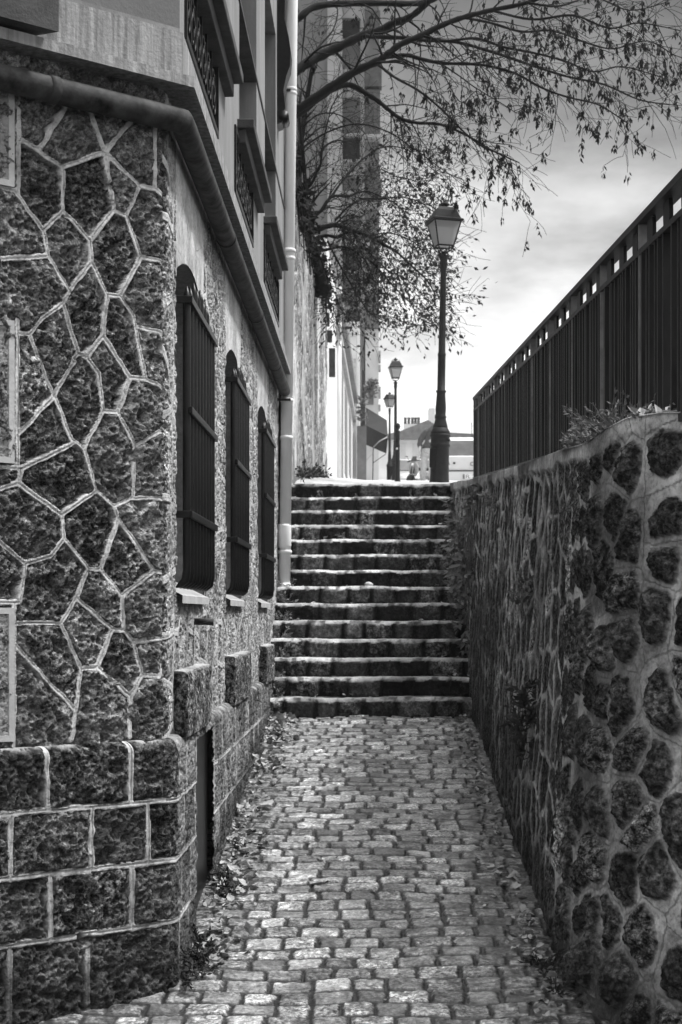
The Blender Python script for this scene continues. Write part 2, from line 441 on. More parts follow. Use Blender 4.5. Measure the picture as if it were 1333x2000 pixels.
# ------------------------------------------------------------------ stairs: fourteen worn stone steps
stairs = empty('staircase', (0, Z0, 0))
tag(stairs, 'worn flight of fourteen dark stone steps between two rough stone walls', 'staircase')
for k in range(1, NS + 1):
    y0 = Z0 + (k - 1) * TR; zt = k * RH; zb = zt - RH - .03
    depth = TR + .03 if k < NS else .42
    xl = -.86 if k < 7 else -.85; xr = .86 + .053 * zt
    xs = np.arange(xl, xr, .012)
    prof = [(0, zb - zt)] + [(0, t) for t in np.linspace(zb - zt + .02, -.03, 12)]
    prof += [(.022 - .022 * math.cos(a), -.022 + .022 * math.sin(a)) for a in np.linspace(0, math.pi / 2, 6)]
    prof += [(t, 0) for t in np.linspace(.035, depth, 14)]
    pr = np.array(prof)
    cut = [xl - .1]; rs = np.random.RandomState(100 + k)
    while cut[-1] < xr: cut.append(cut[-1] + .17 + .16 * rs.rand())
    cut = np.array(cut)
    X, J = np.meshgrid(xs, np.arange(len(pr)))
    Yp = pr[J, 0]; Zp = pr[J, 1]
    i = np.clip(np.searchsorted(cut, X + .01 * np.sin(Zp * 40)) - 1, 0, len(cut) - 2)
    e = np.minimum(X - cut[i], cut[i + 1] - X)
    rid = _h(i, np.full_like(i, k), np.zeros_like(i), 3)
    ris = sstep(.03, .0, Yp) * (Zp < -.0)
    bl = sstep(.0, .05, e) * sstep(zb - zt, zb - zt + .05, Zp) * sstep(-.005, -.04, Zp)
    dy = -ris * (bl * .026 * (.4 + rid) + .010 * fbm(X * 11, Zp * 11, 4, k) * sstep(.0, -.04, Zp)) + .004 * fbm(X * 9, Zp * 3, 3, k + 60)
    wear = .010 * fbm(X * 3.3, Yp * 2 + k, 3, 90 + k)
    edge = sstep(-.06, -.0, Zp) * sstep(.14, .02, Yp)
    dz = wear * (Zp > -.05) + .004 * fbm(X * 25, Yp * 25, 3, k) * (Zp > -.05)
    worn = np.clip(edge * (.9 + .7 * fbm(X * 7, X * 0 + k, 3, k)) * (Zp > -.027 - .012 * (fbm(X * 14, X * 0, 2, k + 5))) + .6 * (Yp > .04), 0, 1)  # paints caught sky light on nosings and treads, mixed with real wear
    worn = worn * (1 - .75 * sstep(.1, .5, fbm(X * 17, Yp * 9 + Zp * 9, 3, k + 31)))
    worn = np.clip(worn - .5 * (Yp > .1) * sstep(-.1, .4, fbm(X * 5, Yp * 5, 3, k + 11)), 0, 1)
    Pt = np.stack([X, y0 + Yp + dy, zt + Zp + dz], -1)
    st = grid_mesh('step', Pt, None, {'mortar': worn, 'tone': np.clip(.02 + 1.0 * rid ** 1.6 * bl, 0, 1), 'cell': rid}, [M['step']], stairs)
    st.location = (0, -Z0, 0)

# upper street
uy = np.concatenate([np.arange(YT + .36, 30, .12), np.arange(30, 60, .6), np.arange(60, 151, 5)]); ux = np.concatenate([np.arange(-.9, 2.2, .08), np.arange(2.2, 9, .4)])
U, V = np.meshgrid(ux, uy)
zz_ = NS * RH + .0822 * (V - YT) + .012 * fbm(U * 3, V * 3, 3, 2) + .07 * sstep(-.0, -.9, U) * sstep(17, 20, V)
zz_ = zz_ - .012 * sstep(19, 17, V)
sg = grid_mesh('street', np.stack([U, V, zz_], -1), mats=[M['street']]); tag(sg, kind='structure')

# ------------------------------------------------------------------ house on the left
n1 = np.array([.657, -.754]); n2 = np.array([1., 0.]); d1 = np.array([.754, .657]); d2 = np.array([0., 1.])
C0 = np.array([-.86, 6.88]); YE = 15.15
def corner(o): return C0 + o * (n1 + n2) / (1 + .657)
def lp(s, o, r=.05):                     # point of the wall line at arc length s (negative: front face), offset outwards by o
    s = np.asarray(s, float); o = np.asarray(o, float)
    cx = C0[0] + o * (n1[0] + n2[0]) / 1.657; cy = C0[1] + o * (n1[1] + n2[1]) / 1.657
    t = np.clip((s + r) / (2 * r), 0, 1)
    a = np.where(s < -r, s, -r * (1 - t) ** 2); b = np.where(s > r, s, r * t ** 2)
    a = np.where(s >= r, 0, a); b = np.where(s <= -r, 0, b)
    return cx + a * d1[0] + b * d2[0], cy + a * d1[1] + b * d2[1]
def front(x, y, o=0.0):                  # pixel -> (s, z) on the front face
    c = corner(o); k = (x - CX) / F
    # c.x + s*d1x = k*(c.y + s*d1y)
    s = (k * c[1] - c[0]) / (d1[0] - k * d1[1])
    Y = c[1] + s * d1[1]
    return s, EYE + (CY - y) / F * Y
house = empty('stone_house', (C0[0], C0[1], float(zcentre(C0[1]))))
tag(house, 'old house of pitted millstone with raised pale joints and barred windows', 'house')
HM = Matrix.Translation(house.location).inverted()
def H(o):                                # parent to the house, keep world position
    o.parent = house; o.matrix_parent_inverse = HM; return o

POLY = [[(35,271),(73.5,294),(122,326),(203.5,297),(270.5,363),(302,368),(319,384)],[(73.5,294),(129,205),(140,188)],[(203.5,297),(173,213),(160,170)],
 [(203.5,297),(252,242),(275,212)],[(302,368),(302,235)],[(122,326),(122,412),(174.6,470),(223,412),(203.5,297)],[(223,412),(245.5,423),(270.5,363)],
 [(122,412),(82.7,449),(29,373),(0,365)],[(82.7,449),(92,500.5),(0,506)],[(174.6,470),(176,512),(121,591),(79,625),(55,652.5),(33,651)],
 [(245.5,423),(273,502),(312.5,511),(323,523)],[(92,500.5),(135,569)],[(176,512),(207.5,578),(233.7,578),(258.7,615),(262.6,637),(312.5,650),(322,671)],
 [(273,502),(233.7,578)],[(207.5,578),(202,625),(201,656.5),(168,697),(152,690.6),(121,591)],[(168,697),(190,728.7),(199.6,803.5),(228.5,806),(253.4,738),(201,656.5)],
 [(152,690.6),(105,773),(55,652.5)],[(262.6,637),(283.6,742)],[(253.4,738),(283.6,742),(312.5,755),(320,765)],[(228.5,806),(262.6,870.5),(310,843),(328,847)],
 [(105,773),(31.5,851)],[(105,773),(139,858.7),(162.8,878),(199.6,803.5)],[(143,866),(40.7,915),(0,912)],[(162.8,878),(187.8,960),(119.5,1005.7),(34,944),(0,954.5)],
 [(34,944),(40.7,915)],[(262.6,870.5),(258.7,970)],[(187.8,960),(220.6,988.6),(252,974),(312.5,973),(324,981)],[(119.5,1005.7),(124.7,1054),(172,1110.7),(195.6,1112),(231,1012),(220.6,988.6)],
 [(231,1012),(299,1114.7),(322,1121)],[(124.7,1054),(97,1086),(48.6,1100),(0,1059.5)],[(48.6,1100),(38,1176),(0,1177)],[(195.6,1112),(237.7,1164),(299,1114.7)],
 [(172,1110.7),(147,1168),(118,1218),(27.6,1217)],[(147,1168),(218,1230),(241.6,1231),(237.7,1164)],[(241.6,1231),(258.7,1253.5),(278,1319),(311,1320.5),(316.4,1302)],
 [(258.7,1253.5),(316.4,1248)],[(218,1230),(189,1303.4),(157.6,1307),(118,1218)],[(189,1303.4),(253.4,1360),(278,1319)],[(253.4,1360),(252,1440)],[(157.6,1307),(139,1445)],
 [(29,1260),(142,1383.5)],[(27.6,1177),(25,1460)],[(35,150),(35,380)],[(33,625),(33,915)]]
SEG = []
for pl in POLY:
    q = [front(*p) for p in pl]
    SEG += [(q[i], q[i + 1]) for i in range(len(q) - 1)]
def segdist(s, z, segs, wob=0):
    best = np.full(s.shape, 9.); sg_ = np.zeros_like(s)
    for (a, b) in segs:
        ax, az = a; bx, bz = b; dx, dz = bx - ax, bz - az; L2 = dx * dx + dz * dz + 1e-12
        m = (s > min(ax, bx) - .12) & (s < max(ax, bx) + .12) & (z > min(az, bz) - .12) & (z < max(az, bz) + .12)
        if not m.any(): continue
        ss = s[m]; zz = z[m]
        t = np.clip(((ss - ax) * dx + (zz - az) * dz) / L2, 0, 1)
        d = np.hypot(ss - ax - t * dx, zz - az - t * dz)
        sd = ((ss - ax) * dz - (zz - az) * dx) / math.sqrt(L2)
        cur = best[m]; up = d < cur
        cur[up] = d[up]; best[m] = cur
        c2 = sg_[m]; c2[up] = sd[up]; sg_[m] = c2
    return best, sg_
def stone_ids(open_, st=3, it=500, seed=1):  # numbers the patches enclosed by the joints, one random value each
    m = open_[::st, ::st]; lab = np.where(m, np.arange(1, m.size + 1).reshape(m.shape), 0)
    for q in range(it):
        n = lab.copy()
        n[1:] = np.maximum(n[1:], lab[:-1]); n[:-1] = np.maximum(n[:-1], lab[1:]); n[:, 1:] = np.maximum(n[:, 1:], lab[:, :-1]); n[:, :-1] = np.maximum(n[:, :-1], lab[:, 1:])
        n = np.where(m, n, 0)
        if (n == lab).all(): break
        lab = n
    for q in range(8):                       # spread into the joints
        n = lab.copy()
        for a, b in ((slice(1, None), slice(None, -1)), (slice(None, -1), slice(1, None))):
            n[a] = np.where(n[a] == 0, lab[b], n[a]); n[:, a] = np.where(n[:, a] == 0, lab[:, b], n[:, a])
        lab = n
    j = np.minimum(np.arange(open_.shape[0]) // st, lab.shape[0] - 1); i = np.minimum(np.arange(open_.shape[1]) // st, lab.shape[1] - 1)
    L = lab[j][:, i]
    return _h(L, L * 0, L * 0, seed)
WIN = [(7.22, 8.40), (9.68, 10.78), (12.40, 13.55)]      # barred windows along the alley (depths)
WZ0, WZ1 = .92, 2.47

# upper rubble wall, wrapped round the corner
sf = np.concatenate([np.arange(-2.2, -.82, .012), np.arange(-.82, -.06, .0034)]); sl_ = np.arange(.06, YE - C0[1] - .0, .0145)
sc_ = np.concatenate([sf, np.linspace(-.06, .06, 30)[:-1], sl_]); zc_ = np.arange(.24, 3.06, .0042)
Sg, Zg = np.meshgrid(sc_, zc_)
sw = Sg + .004 * fbm(Sg * 14, Zg * 14, 2, 3); zw = Zg + .004 * fbm(Sg * 14 + 40, Zg * 14, 2, 4)
dS, sgn = segdist(sw, zw, SEG)
f1, bd, cid = voro(sw / .30 + 3.3, zw / .27, 21, .8)
dV = bd * .28
dist = np.where(Sg > -.02, dV, np.where(Sg < -.80, dV, dS))
f1b, bdb, cidb = voro(Sg / .23 + 9, Zg / .24, 88, .9)
tone = np.where(Sg > -.02, cid, cidb)
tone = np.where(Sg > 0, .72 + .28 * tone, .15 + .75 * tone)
cell = np.where(Sg > -.02, cid, stone_ids(dist > .010, 3, 500, 3)); tone = np.where(Sg > -.02, tone, .08 + .85 * cell)
hw = np.where(Sg > -.02, .019, .0120) * (1 + .22 * fbm(Sg * 6, Zg * 6, 2, 15) + .25 * fbm(Sg * 30, Zg * 30, 3, 16))
mort = sstep(hw + .002, hw - .001, dist) * (1 - .8 * sstep(.5, .7, fbm(Sg * 7, Zg * 7, 4, 18)))
rib = (.0045 - .004 * sstep(.0034, .0014, np.abs(sgn + .002))) * sstep(hw + .001, hw - .003, dist) + .0025 * fbm(Sg * 22, Zg * 22, 3, 44)
smear = sstep(.1, .6, fbm(Sg * 3, Zg * 3, 3, 33)) * sstep(.05, .015, dist) * .5
pit = np.maximum(pits(sw, zw, 24, 5, .7), .8 * pits(sw, zw, 48, 6, .8)); pit2 = pits(sw, zw, 11, 7, .35)
st_ = 1 - mort
bulge = .012 * sstep(0, .07, dist)
rel = bulge + .022 * fbm(sw * 15, zw * 15, 5, 60, .65) - .034 * pit - .036 * pit2 + (cell - .5) * .014
rel = rel * (1 - .55 * sstep(-.10, .0, Sg))
off = np.where(mort > .5, rib, 0) * mort + st_ * rel
# plaster panels over the windows
pl_ = np.zeros_like(Sg)
for a, b in WIN:
    pl_ = np.maximum(pl_, ((Sg > a - C0[1] - .03) & (Sg < b - C0[1] + .0) & (Zg > WZ1 - .15)).astype(float))
off = np.where(pl_ > .5, .004 + .003 * fbm(Sg * 4, Zg * 4, 3, 9), off)
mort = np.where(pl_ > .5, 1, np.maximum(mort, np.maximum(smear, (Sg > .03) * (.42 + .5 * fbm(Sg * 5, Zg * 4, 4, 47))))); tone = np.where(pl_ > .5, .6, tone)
X, Y = lp(Sg, off)
Sc = (Sg[:-1, :-1] + Sg[1:, 1:]) / 2; Zc = (Zg[:-1, :-1] + Zg[1:, 1:]) / 2
keep = np.ones(Sc.shape, bool)
for a, b in WIN:
    mid = (a + b) / 2 - C0[1]; hwid = (b - a) / 2
    topz = WZ1 - .11 * ((Sc - mid) / hwid) ** 2
    keep &= ~((np.abs(Sc - mid) < hwid) & (Zc > WZ0) & (Zc < topz))
H(grid_mesh('rubble_wall', np.stack([X, Y, Zg], -1), keep, {'mortar': mort, 'tone': tone, 'cell': cell}, [M['milestone']]))
# ashlar base courses
zrow = [-1.0, -.45, -.19, .06, .315]
BL = []
for a, b in [((92,1456),(92,1578)),((254,1447),(254,1567)),((20,1595),(20,1717)),((178,1578),(178,1699)),((288,1571),(288,1688)),((97,1717),(97,1840)),((256.5,1699),(256.5,1815)),((18,1859),(18,1990)),((170,1835),(170,1960))]:
    BL.append((front(*a, o=.045), front(*b, o=.045)))
BASE_SEG = list(BL)
for zr in zrow[1:4]: BASE_SEG.append(((-2.3, zr + .012), (-.3, zr)), ); BASE_SEG.append(((-.3, zr), (YE, zr)))
rs = np.random.RandomState(5)
for r in range(4):
    x = .07 + .1 * r
    while x < YE - C0[1]:
        BASE_SEG.append(((x, zrow[r]), (x, zrow[r + 1] - .01))); x += .33 + .2 * rs.rand()
    x = -.86 - .2 * rs.rand()
    while x > -2.2: BASE_SEG.append(((x, zrow[r]), (x, zrow[r + 1]))); x -= .34 + .1 * rs.rand()
sf = np.concatenate([np.arange(-2.2, -.82, .012), np.arange(-.82, -.06, .0036)])
sc_ = np.concatenate([sf, np.linspace(-.06, .06, 30)[:-1], sl_]); 
zlow = -1.0
za = np.concatenate([np.arange(-1.0, .27, .0048), .27 + .045 * np.sin(np.linspace(0, math.pi / 2, 9)), [.315, .315, .315]])
oa = np.concatenate([np.full(len(np.arange(-1.0, .27, .0048)), .045), .045 - .04 * (1 - np.cos(np.linspace(0, math.pi / 2, 9))), [-.005, -.02, -.05]])
Sg, K = np.meshgrid(sc_, np.arange(len(za))); Zg = za[K]; Og = oa[K]
sw = Sg + .004 * fbm(Sg * 12, Zg * 12, 2, 13); zw = Zg + .005 * fbm(Sg * 9 + 40, Zg * 9, 2, 14)
dist, sgn = segdist(sw, zw, BASE_SEG)
hw = .0135 * (1 + .25 * fbm(Sg * 6, Zg * 6, 2, 25) + .25 * fbm(Sg * 30, Zg * 30, 3, 26))
mort = sstep(hw + .002, hw - .001, dist) * (1 - .75 * sstep(.35, .55, fbm(Sg * 7, Zg * 7, 4, 19)))
cell = stone_ids(dist > .010, 3, 500, 8)
rib = (.0045 - .004 * sstep(.0036, .0014, np.abs(sgn + .002))) * sstep(hw + .001, hw - .003, dist) + .003 * fbm(Sg * 22, Zg * 22, 3, 45)
f1b, bdb, cidb = voro(Sg / .33, Zg / .25, 89, .6)
pit = np.maximum(pits(sw, zw, 24, 15, .7), .8 * pits(sw, zw, 48, 16, .8)); pit2 = pits(sw, zw, 11, 17, .35)
rel = .010 * sstep(0, .05, dist) + .018 * fbm(sw * 14, zw * 14, 5, 61, .65) - .032 * pit - .034 * pit2 + (cell - .5) * .012
rel = rel * (1 - .5 * sstep(-.10, .0, Sg))
off = Og + np.where(mort > .5, rib, 0) * mort + (1 - mort) * rel * sstep(-.05, .04, Og + 1e-9)
topm = sstep(.285, .315, Zg) * .7
mort = np.clip(np.maximum(mort, topm * sstep(-.3, .2, fbm(Sg * 8, Zg * 8, 3, 2))), 0, 1)
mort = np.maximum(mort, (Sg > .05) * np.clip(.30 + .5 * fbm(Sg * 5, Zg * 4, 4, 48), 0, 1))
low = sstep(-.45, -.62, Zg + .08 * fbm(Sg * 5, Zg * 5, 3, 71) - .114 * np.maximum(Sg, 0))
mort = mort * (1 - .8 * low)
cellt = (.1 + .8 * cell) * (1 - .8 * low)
X, Y = lp(Sg, off)
keep = ~((Sc_ := (Sg[:-1, :-1] + Sg[1:, 1:]) / 2) > 9e9)
HS0, HS1 = .77, 1.60                       # the dark hatch in the base, just past the corner
Zc = (Zg[:-1, :-1] + Zg[1:, 1:]) / 2
keep &= ~((Sc_ > HS0) & (Sc_ < HS1) & (Zc < .255))
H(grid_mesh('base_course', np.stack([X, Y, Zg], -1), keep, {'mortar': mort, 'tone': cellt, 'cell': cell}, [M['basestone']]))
mb = MB(); ya, yb = C0[1] + HS0, C0[1] + HS1
mb.box(-.885, -.865, ya - .01, yb + .01, -.95, .27)
mb.box(-.865, -.845, ya + .005, yb - .005, -.85, .255, .004)
H(mb.build('hatch', M['hatch']))
# projecting plinth blocks under the windows
for (a, b), zz_ in zip([(7.15, 8.2), (9.65, 10.95), (12.55, 13.6)], (0, 0, 0)):
    s0, s1 = a - C0[1], b - C0[1]
    cols = np.concatenate([[s0, s0, s0], np.arange(s0, s1, .012), [s1, s1, s1]]); nc = len(cols)
    oc = np.concatenate([[-.06, 0, .05], np.full(nc - 6, .065), [.05, 0, -.06]])
    za = np.concatenate([np.arange(.30, .56, .008), [.575, .585, .588, .59, .59]]); oz = np.concatenate([np.ones(len(np.arange(.30, .56, .008))), [.95, .8, .5, 0, -1]])
    Sg, K = np.meshgrid(cols, np.arange(len(za))); Zg = za[K]
    Og = np.minimum(np.broadcast_to(oc, Sg.shape), np.where(oz[K] < .99, oc.max() * oz[K], 9))
    r_ = .011 * fbm(Sg * 14 + Og * 30, Zg * 14, 5, 81) - .010 * pits(Sg, Zg, 30, 82)
    e = np.abs(((Sg - s0) / .36) % 1 - .5) * .36; mo = sstep(.016, .010, .18 - e) * 0 + sstep(.575, .59, Zg) * .8
    ins = (oz[K] > .6) & (Og > .03)
    X, Y = lp(Sg, Og + r_ * ins); 
    H(grid_mesh('plinth_block', np.stack([X, Y + 0 * X, Zg + 0 * X], -1), None, {'mortar': mo, 'tone': .85 + 0 * Sg}, [M['basestone']]))
# windows: reveal, pane, bars
for a, b in WIN:
    mid, hwid = (a + b) / 2, (b - a) / 2
    def arch(n=9): return [(mid + hwid * t, WZ1 - .11 * t * t) for t in np.linspace(-1, 1, n)]
    out = [(a, WZ0)] + arch() + [(b, WZ0)]
    rv = MB(); n = len(out); x0, x1 = -.862, -1.16
    vs_ = [(x0, p[0], p[1]) for p in out] + [(x1, p[0], p[1]) for p in out]
    for i in range(n - 1): rv.add([vs_[i], vs_[i + 1], vs_[n + i + 1], vs_[n + i]], [(0, 1, 2, 3)])
    w = H(rv.build('window', M['dress']))
    sil = MB(); sil.add([(-.83, a, WZ0 - .0), (-.83, b, WZ0), (-1.16, b, WZ0 + .16), (-1.16, a, WZ0 + .16), (-.83, a, WZ0 - .035), (-.83, b, WZ0 - .035)], [(0, 1, 2, 3), (0, 4, 5, 1)])
    sil.build('sill', M['sill'], w)
    pn = MB(); pn.prism(out, -1.165, -1.15, 'x'); pn.build('pane', M['glass_dark'], w)
    gm = MB(); XG = -.815; nb = 9
    for i in range(nb):
        yy = a + .03 + (b - a - .06) * i / (nb - 1)
        zt = WZ1 - .09 - .10 * ((yy - mid) / hwid) ** 2 - .02 * (i % 2)
        pts = [(XG - .045, yy - .02, .955), (XG - .028, yy - .012, .965), (XG - .008, yy, .985), (XG, yy, 1.03), (XG, yy, 1.25), (XG, yy, zt - .05), (XG, yy, zt)]
        gm.tube(pts, [.004, .014, .0185, .0185, .0185, .0185, .003], 8)
    gr_ = H(gm.build('window_grille', M['iron']))
    for zc, full in ((1.277, 1), (1.737, 0), (2.225, 1)):
        c = MB(); bow = .012 if zc < 1.5 else 0
        c.box(XG + .012, XG + .028, a + .0, b + .03, zc - .016, zc + .016, .003)
        if full:
            for yy in (a + .008, b + .02): c.box(-.90, XG + .015, yy - .010, yy + .010, zc - .016, zc + .016, .003)
        c.build('crossbar', M['iron'], gr_)
# little spigot under the first window
mb = MB(); mb.tube([(-.87, 7.95, .80), (-.80, 7.95, .80), (-.765, 7.95, .797)], .017, 10); H(mb.build('spigot', M['gutter']))
# round gutter pipe below the band
mb = MB(); c = corner(.07)
pts = [(c[0] + d1[0] * s, c[1] + d1[1] * s, 2.90) for s in (-2.2, -1.2, -.5, -.1)] + [tuple(c) + (2.897,)] + [(c[0], c[1] + s, 2.895 - .002 * s) for s in (.1, 1, 3, 5, 7)] + [(c[0], 15.0, 2.875)]
mb.tube(pts, .052, 14)
for s in (-.62, 2.1, 4.4, 6.6):
    q = (c[0] + d1[0] * s, c[1] + d1[1] * s, 2.90) if s < 0 else (c[0], c[1] + s, 2.895 - .002 * s)
    dd = Vector((d1[0], d1[1], 0)) if s < 0 else Vector((0, 1, 0))
    mb.tube([Vector(q) - dd * .02, Vector(q) + dd * .02], .056, 14)
H(mb.build('gutter_pipe', M['gutter']))
# overhanging upper storey: a stone band, then plaster with windows
def strip(mb, o0, o1, z0, z1, s0=-2.3, s1=None):   # horizontal moulding following both faces (a closed bar)
    s1 = YE - C0[1] if s1 is None else s1
    for fr_, to in ((0, 1),):
        a0 = corner(o0); a1 = corner(o1)
        A = [(a0 + d1 * s0), a0, a0 + d2 * s1]; B = [(a1 + d1 * s0), a1, a1 + d2 * s1]
        vs_ = []
        for q in range(3):
            vs_ += [(*A[q], z0), (*B[q], z0), (*B[q], z1), (*A[q], z1)]
        fs = []
        for q in range(2):
            for e in range(4): fs.append((q * 4 + e, q * 4 + (e + 1) % 4, q * 4 + 4 + (e + 1) % 4, q * 4 + 4 + e))
        fs += [(0, 1, 2, 3), (8, 9, 10, 11)]
        mb.add(vs_, fs)
mb = MB(); strip(mb, -.30, .075, 3.075, 3.265); strip(mb, -.30, .125, 3.03, 3.074); H(mb.build('stone_band', M['band']))
mb = MB(); a0 = corner(.062)
# sloping weathering above the band
strip(mb, -.30, .062, 3.265, 3.285); H(mb.build('band_top', M['plaster_up']))
UW = [(7.35, 8.85), (9.95, 11.45), (12.35, 13.75)]; PN = [(7.02, 8.5, 3.30, 3.70), (9.58, 11.03, 3.30, 3.70), (12.2, 14.1, 3.30, 3.70)]
holes = [(a, b, 3.82, 5.7) for a, b in UW] + [(a, b, z0, z1) for a, b, z0, z1 in PN] + [(a, b, 7.2, 9.2) for a, b in UW]
XU = -.80
def holed_wall(mb, X, y0, y1, z0, z1, holes, depth):
    yc = sorted({y0, y1} | {h[0] for h in holes} | {h[1] for h in holes}); zc = sorted({z0, z1} | {h[2] for h in holes} | {h[3] for h in holes})
    for i in range(len(yc) - 1):
        for j in range(len(zc) - 1):
            ym, zm = (yc[i] + yc[i + 1]) / 2, (zc[j] + zc[j + 1]) / 2
            if any(h[0] < ym < h[1] and h[2] < zm < h[3] for h in holes): continue
            mb.add([(X, yc[i], zc[j]), (X, yc[i + 1], zc[j]), (X, yc[i + 1], zc[j + 1]), (X, yc[i], zc[j + 1])], [(0, 1, 2, 3)])
    for a, b, c, d in holes:
        q = [(a, c), (b, c), (b, d), (a, d)]
        for i in range(4):
            p, r = q[i], q[(i + 1) % 4]
            mb.add([(X, *p), (X, *r), (X - depth, *r), (X - depth, *p)], [(0, 1, 2, 3)])
mb = MB(); cu = corner(.06)
holed_wall(mb, XU, cu[1], YE, 3.285, 11, holes, .24)
e_ = cu + d1 * -2.2
fw = MB(); fw.add([(*e_, 3.285), (*cu, 3.285), (*cu, 11), (*e_, 11)], [(0, 1, 2, 3)]); H(fw.build('front_wall', M['midwall']))
mb.add([(XU, YE, 3.05), (-6, YE, 3.05), (-6, YE, 11), (XU, YE, 11)], [(0, 1, 2, 3)])
H(mb.build('upper_wall', M['plaster_up']))
mb = MB(); strip(mb, -.5, .068, 4.55, 4.575); strip(mb, -.5, .066, 6.4, 6.5); H(mb.build('string_course', M['darkstone']))
core = [tuple(corner(-.42) + d1 * -2.1), tuple(corner(-.42)), (-1.28, YE - .02), (-6, YE - .02), (-6, 5.2)]
mb = MB(); mb.prism(core, -1.2, 11.2); H(mb.build('house_core', M['plaster_up']))
mb = MB(); mb.add([(-.86, YE, -1), (-6, YE, -1), (-6, YE, 3.1), (-.86, YE, 3.1)], [(0, 1, 2, 3)]); H(mb.build('end_wall', M['plaster_up']))
for a, b in UW:
    for z0, z1 in ((3.82, 5.7), (7.2, 9.2)):
        f = MB(); mid = (a + b) / 2; x0, x1 = XU - .2, XU - .155
        f.box(x0, x1, a, a + .07, z0, z1); f.box(x0, x1, b - .07, b, z0, z1); f.box(x0, x1, a + .07, b - .07, z1 - .08, z1); f.box(x0, x1, a + .07, b - .07, z0, z0 + .09); f.box(x0, x1, mid - .05, mid + .05, z0 + .09, z1 - .08)
        w = H(f.build('window', M['darkstone']))
        p_ = MB(); p_.box(x0 - .03, x0 - .02, a, b, z0, z1); p_.build('pane', M['glass_dark'], w)
    s_ = MB(); y0, y1 = a - .15, b + .15
    s_.box(XU - .1, XU + .10, y0, y1, 3.745, 3.80, .006); s_.box(XU - .1, XU + .05, y0 + .03, y1 - .03, 3.665, 3.744, .006)
    H(s_.build('window_sill', M['darkstone']))
for a, b, z0, z1 in PN:
    f = MB(); x0, x1 = XU - .02, XU + .012
    f.box(x0, x1, a, a + .03, z0, z1 - .03); f.box(x0, x1, b - .03, b, z0, z1 - .03); f.box(x0, x1, a, b, z1 - .03, z1); f.box(x0, x1, a + .03, b - .03, z0, z0 + .03)
    fr_ = H(f.build('iron_panel', M['iron']))
    s_ = MB(); nsc = 6; wv = (b - a - .06) / nsc
    for i in range(nsc):
        yc0 = a + .03 + wv * (i + .5); zm = (z0 + z1) / 2
        for sg_ in (-1, 1):
            for up in (-1, 1):
                pts = []
                for t in np.linspace(0, 1, 14):
                    an = t * 4.6; rr = .095 * (1 - .72 * t)
                    pts.append((XU - .004, yc0 + sg_ * (wv * .24 - rr * math.cos(an) * .8), zm + up * (.085 + rr * math.sin(an) - .06)))
                s_.tube(pts, .006, 5, cap=False)
        s_.box(XU - .01, XU + .002, yc0 - wv / 2 - .006, yc0 - wv / 2 + .006, z0 + .03, z1 - .03)
        s_.tube([(XU - .004, yc0 + .05 * math.cos(t), zm + .05 * math.sin(t)) for t in np.linspace(0, 2 * math.pi, 13)], .006, 5, cap=False)
    s_.build('scrollwork', M['iron2'], fr_)
    p_ = MB(); p_.box(XU - .235, XU - .225, a, b, z0, z1); p_.build('pane', M['glass_dark'], fr_)
# scrolled console and balcony slab high up near the end of the wall
mb = MB()
prof = [(-.82, 5.0), (-.76, 5.02), (-.73, 5.15), (-.745, 5.3), (-.72, 5.42), (-.69, 5.5), (-.682, 5.62), (-.70, 5.75), (-.735, 5.9), (-.73, 6.2), (-.70, 6.6), (-.66, 6.9), (-.82, 6.9)]
for y in (13.95,): mb.prism([(p[0], p[1]) for p in prof], y, y + .22, 'y')
mb.lathe([(0, -.115), (.045, -.115), (.045, .115), (0, .115)], (0, 0, 0), 14)
n_ = 14 * 4
for i in range(len(mb.v) - n_, len(mb.v)):
    x, y, z = mb.v[i]; mb.v[i] = (-.745 + x, 14.06 + z, 5.08 + y)
H(mb.build('console', M['iron'])); 
mb = MB(); mb.box(-.82, -.62, 12.1, 14.6, 6.905, 7.02, .01); H(mb.build('balcony_slab', M['darkstone']))
# dark block of a door hood at the top left of the front
mb = MB(); c = corner(.18) + d1 * -.70; e_ = corner(.18) + d1 * -1.5; f_ = corner(.02) + d1 * -.70; g_ = corner(.02) + d1 * -1.5
mb.prism([tuple(c), tuple(f_), tuple(g_), tuple(e_)], 3.09, 3.62); H(mb.build('hood_block', M['darkstone']))
# dressed quoins with a margin at the left edge
for y0, y1 in ((150, 365), (626, 905), (1187, 1448)):
    s1, za_ = front(31, y0, .02); _, zb_ = front(31, y1, .02); s0 = s1 - .42
    mb = MB()
    def fp(s, o, z): q = lp(s, o); return (float(q[0]), float(q[1]), z)
    def fbox(s0, s1, o0, o1, z0, z1):
        vs_ = [fp(s, o, z) for s in (s0, s1) for o in (o0, o1) for z in (z0, z1)]
        mb.add(vs_, [(0, 1, 3, 2), (4, 6, 7, 5), (0, 4, 5, 1), (2, 3, 7, 6), (0, 2, 6, 4), (1, 5, 7, 3)])
    mw = .024
    fbox(s0, s1, -.03, .016, za_ - mw, za_); fbox(s0, s1, -.03, .016, zb_, zb_ + mw); fbox(s1 - mw, s1, -.03, .016, zb_ + mw, za_ - mw); fbox(s0, s0 + mw, -.03, .016, zb_ + mw, za_ - mw)
    H(mb.build('quoin_stone', M['sill'])).data
    Sg, Zg = np.meshgrid(np.arange(s0 + mw, s1 - mw + .004, .004), np.arange(zb_ + mw, za_ - mw, .004))
    X, Y = lp(Sg, .012 + .004 * fbm(Sg * 60, Zg * 60, 3, 3) - .006 * pits(Sg, Zg, 80, 4, .7))
    H(grid_mesh('quoin_field', np.stack([X, Y, Zg], -1), mats=[M['dress']]))
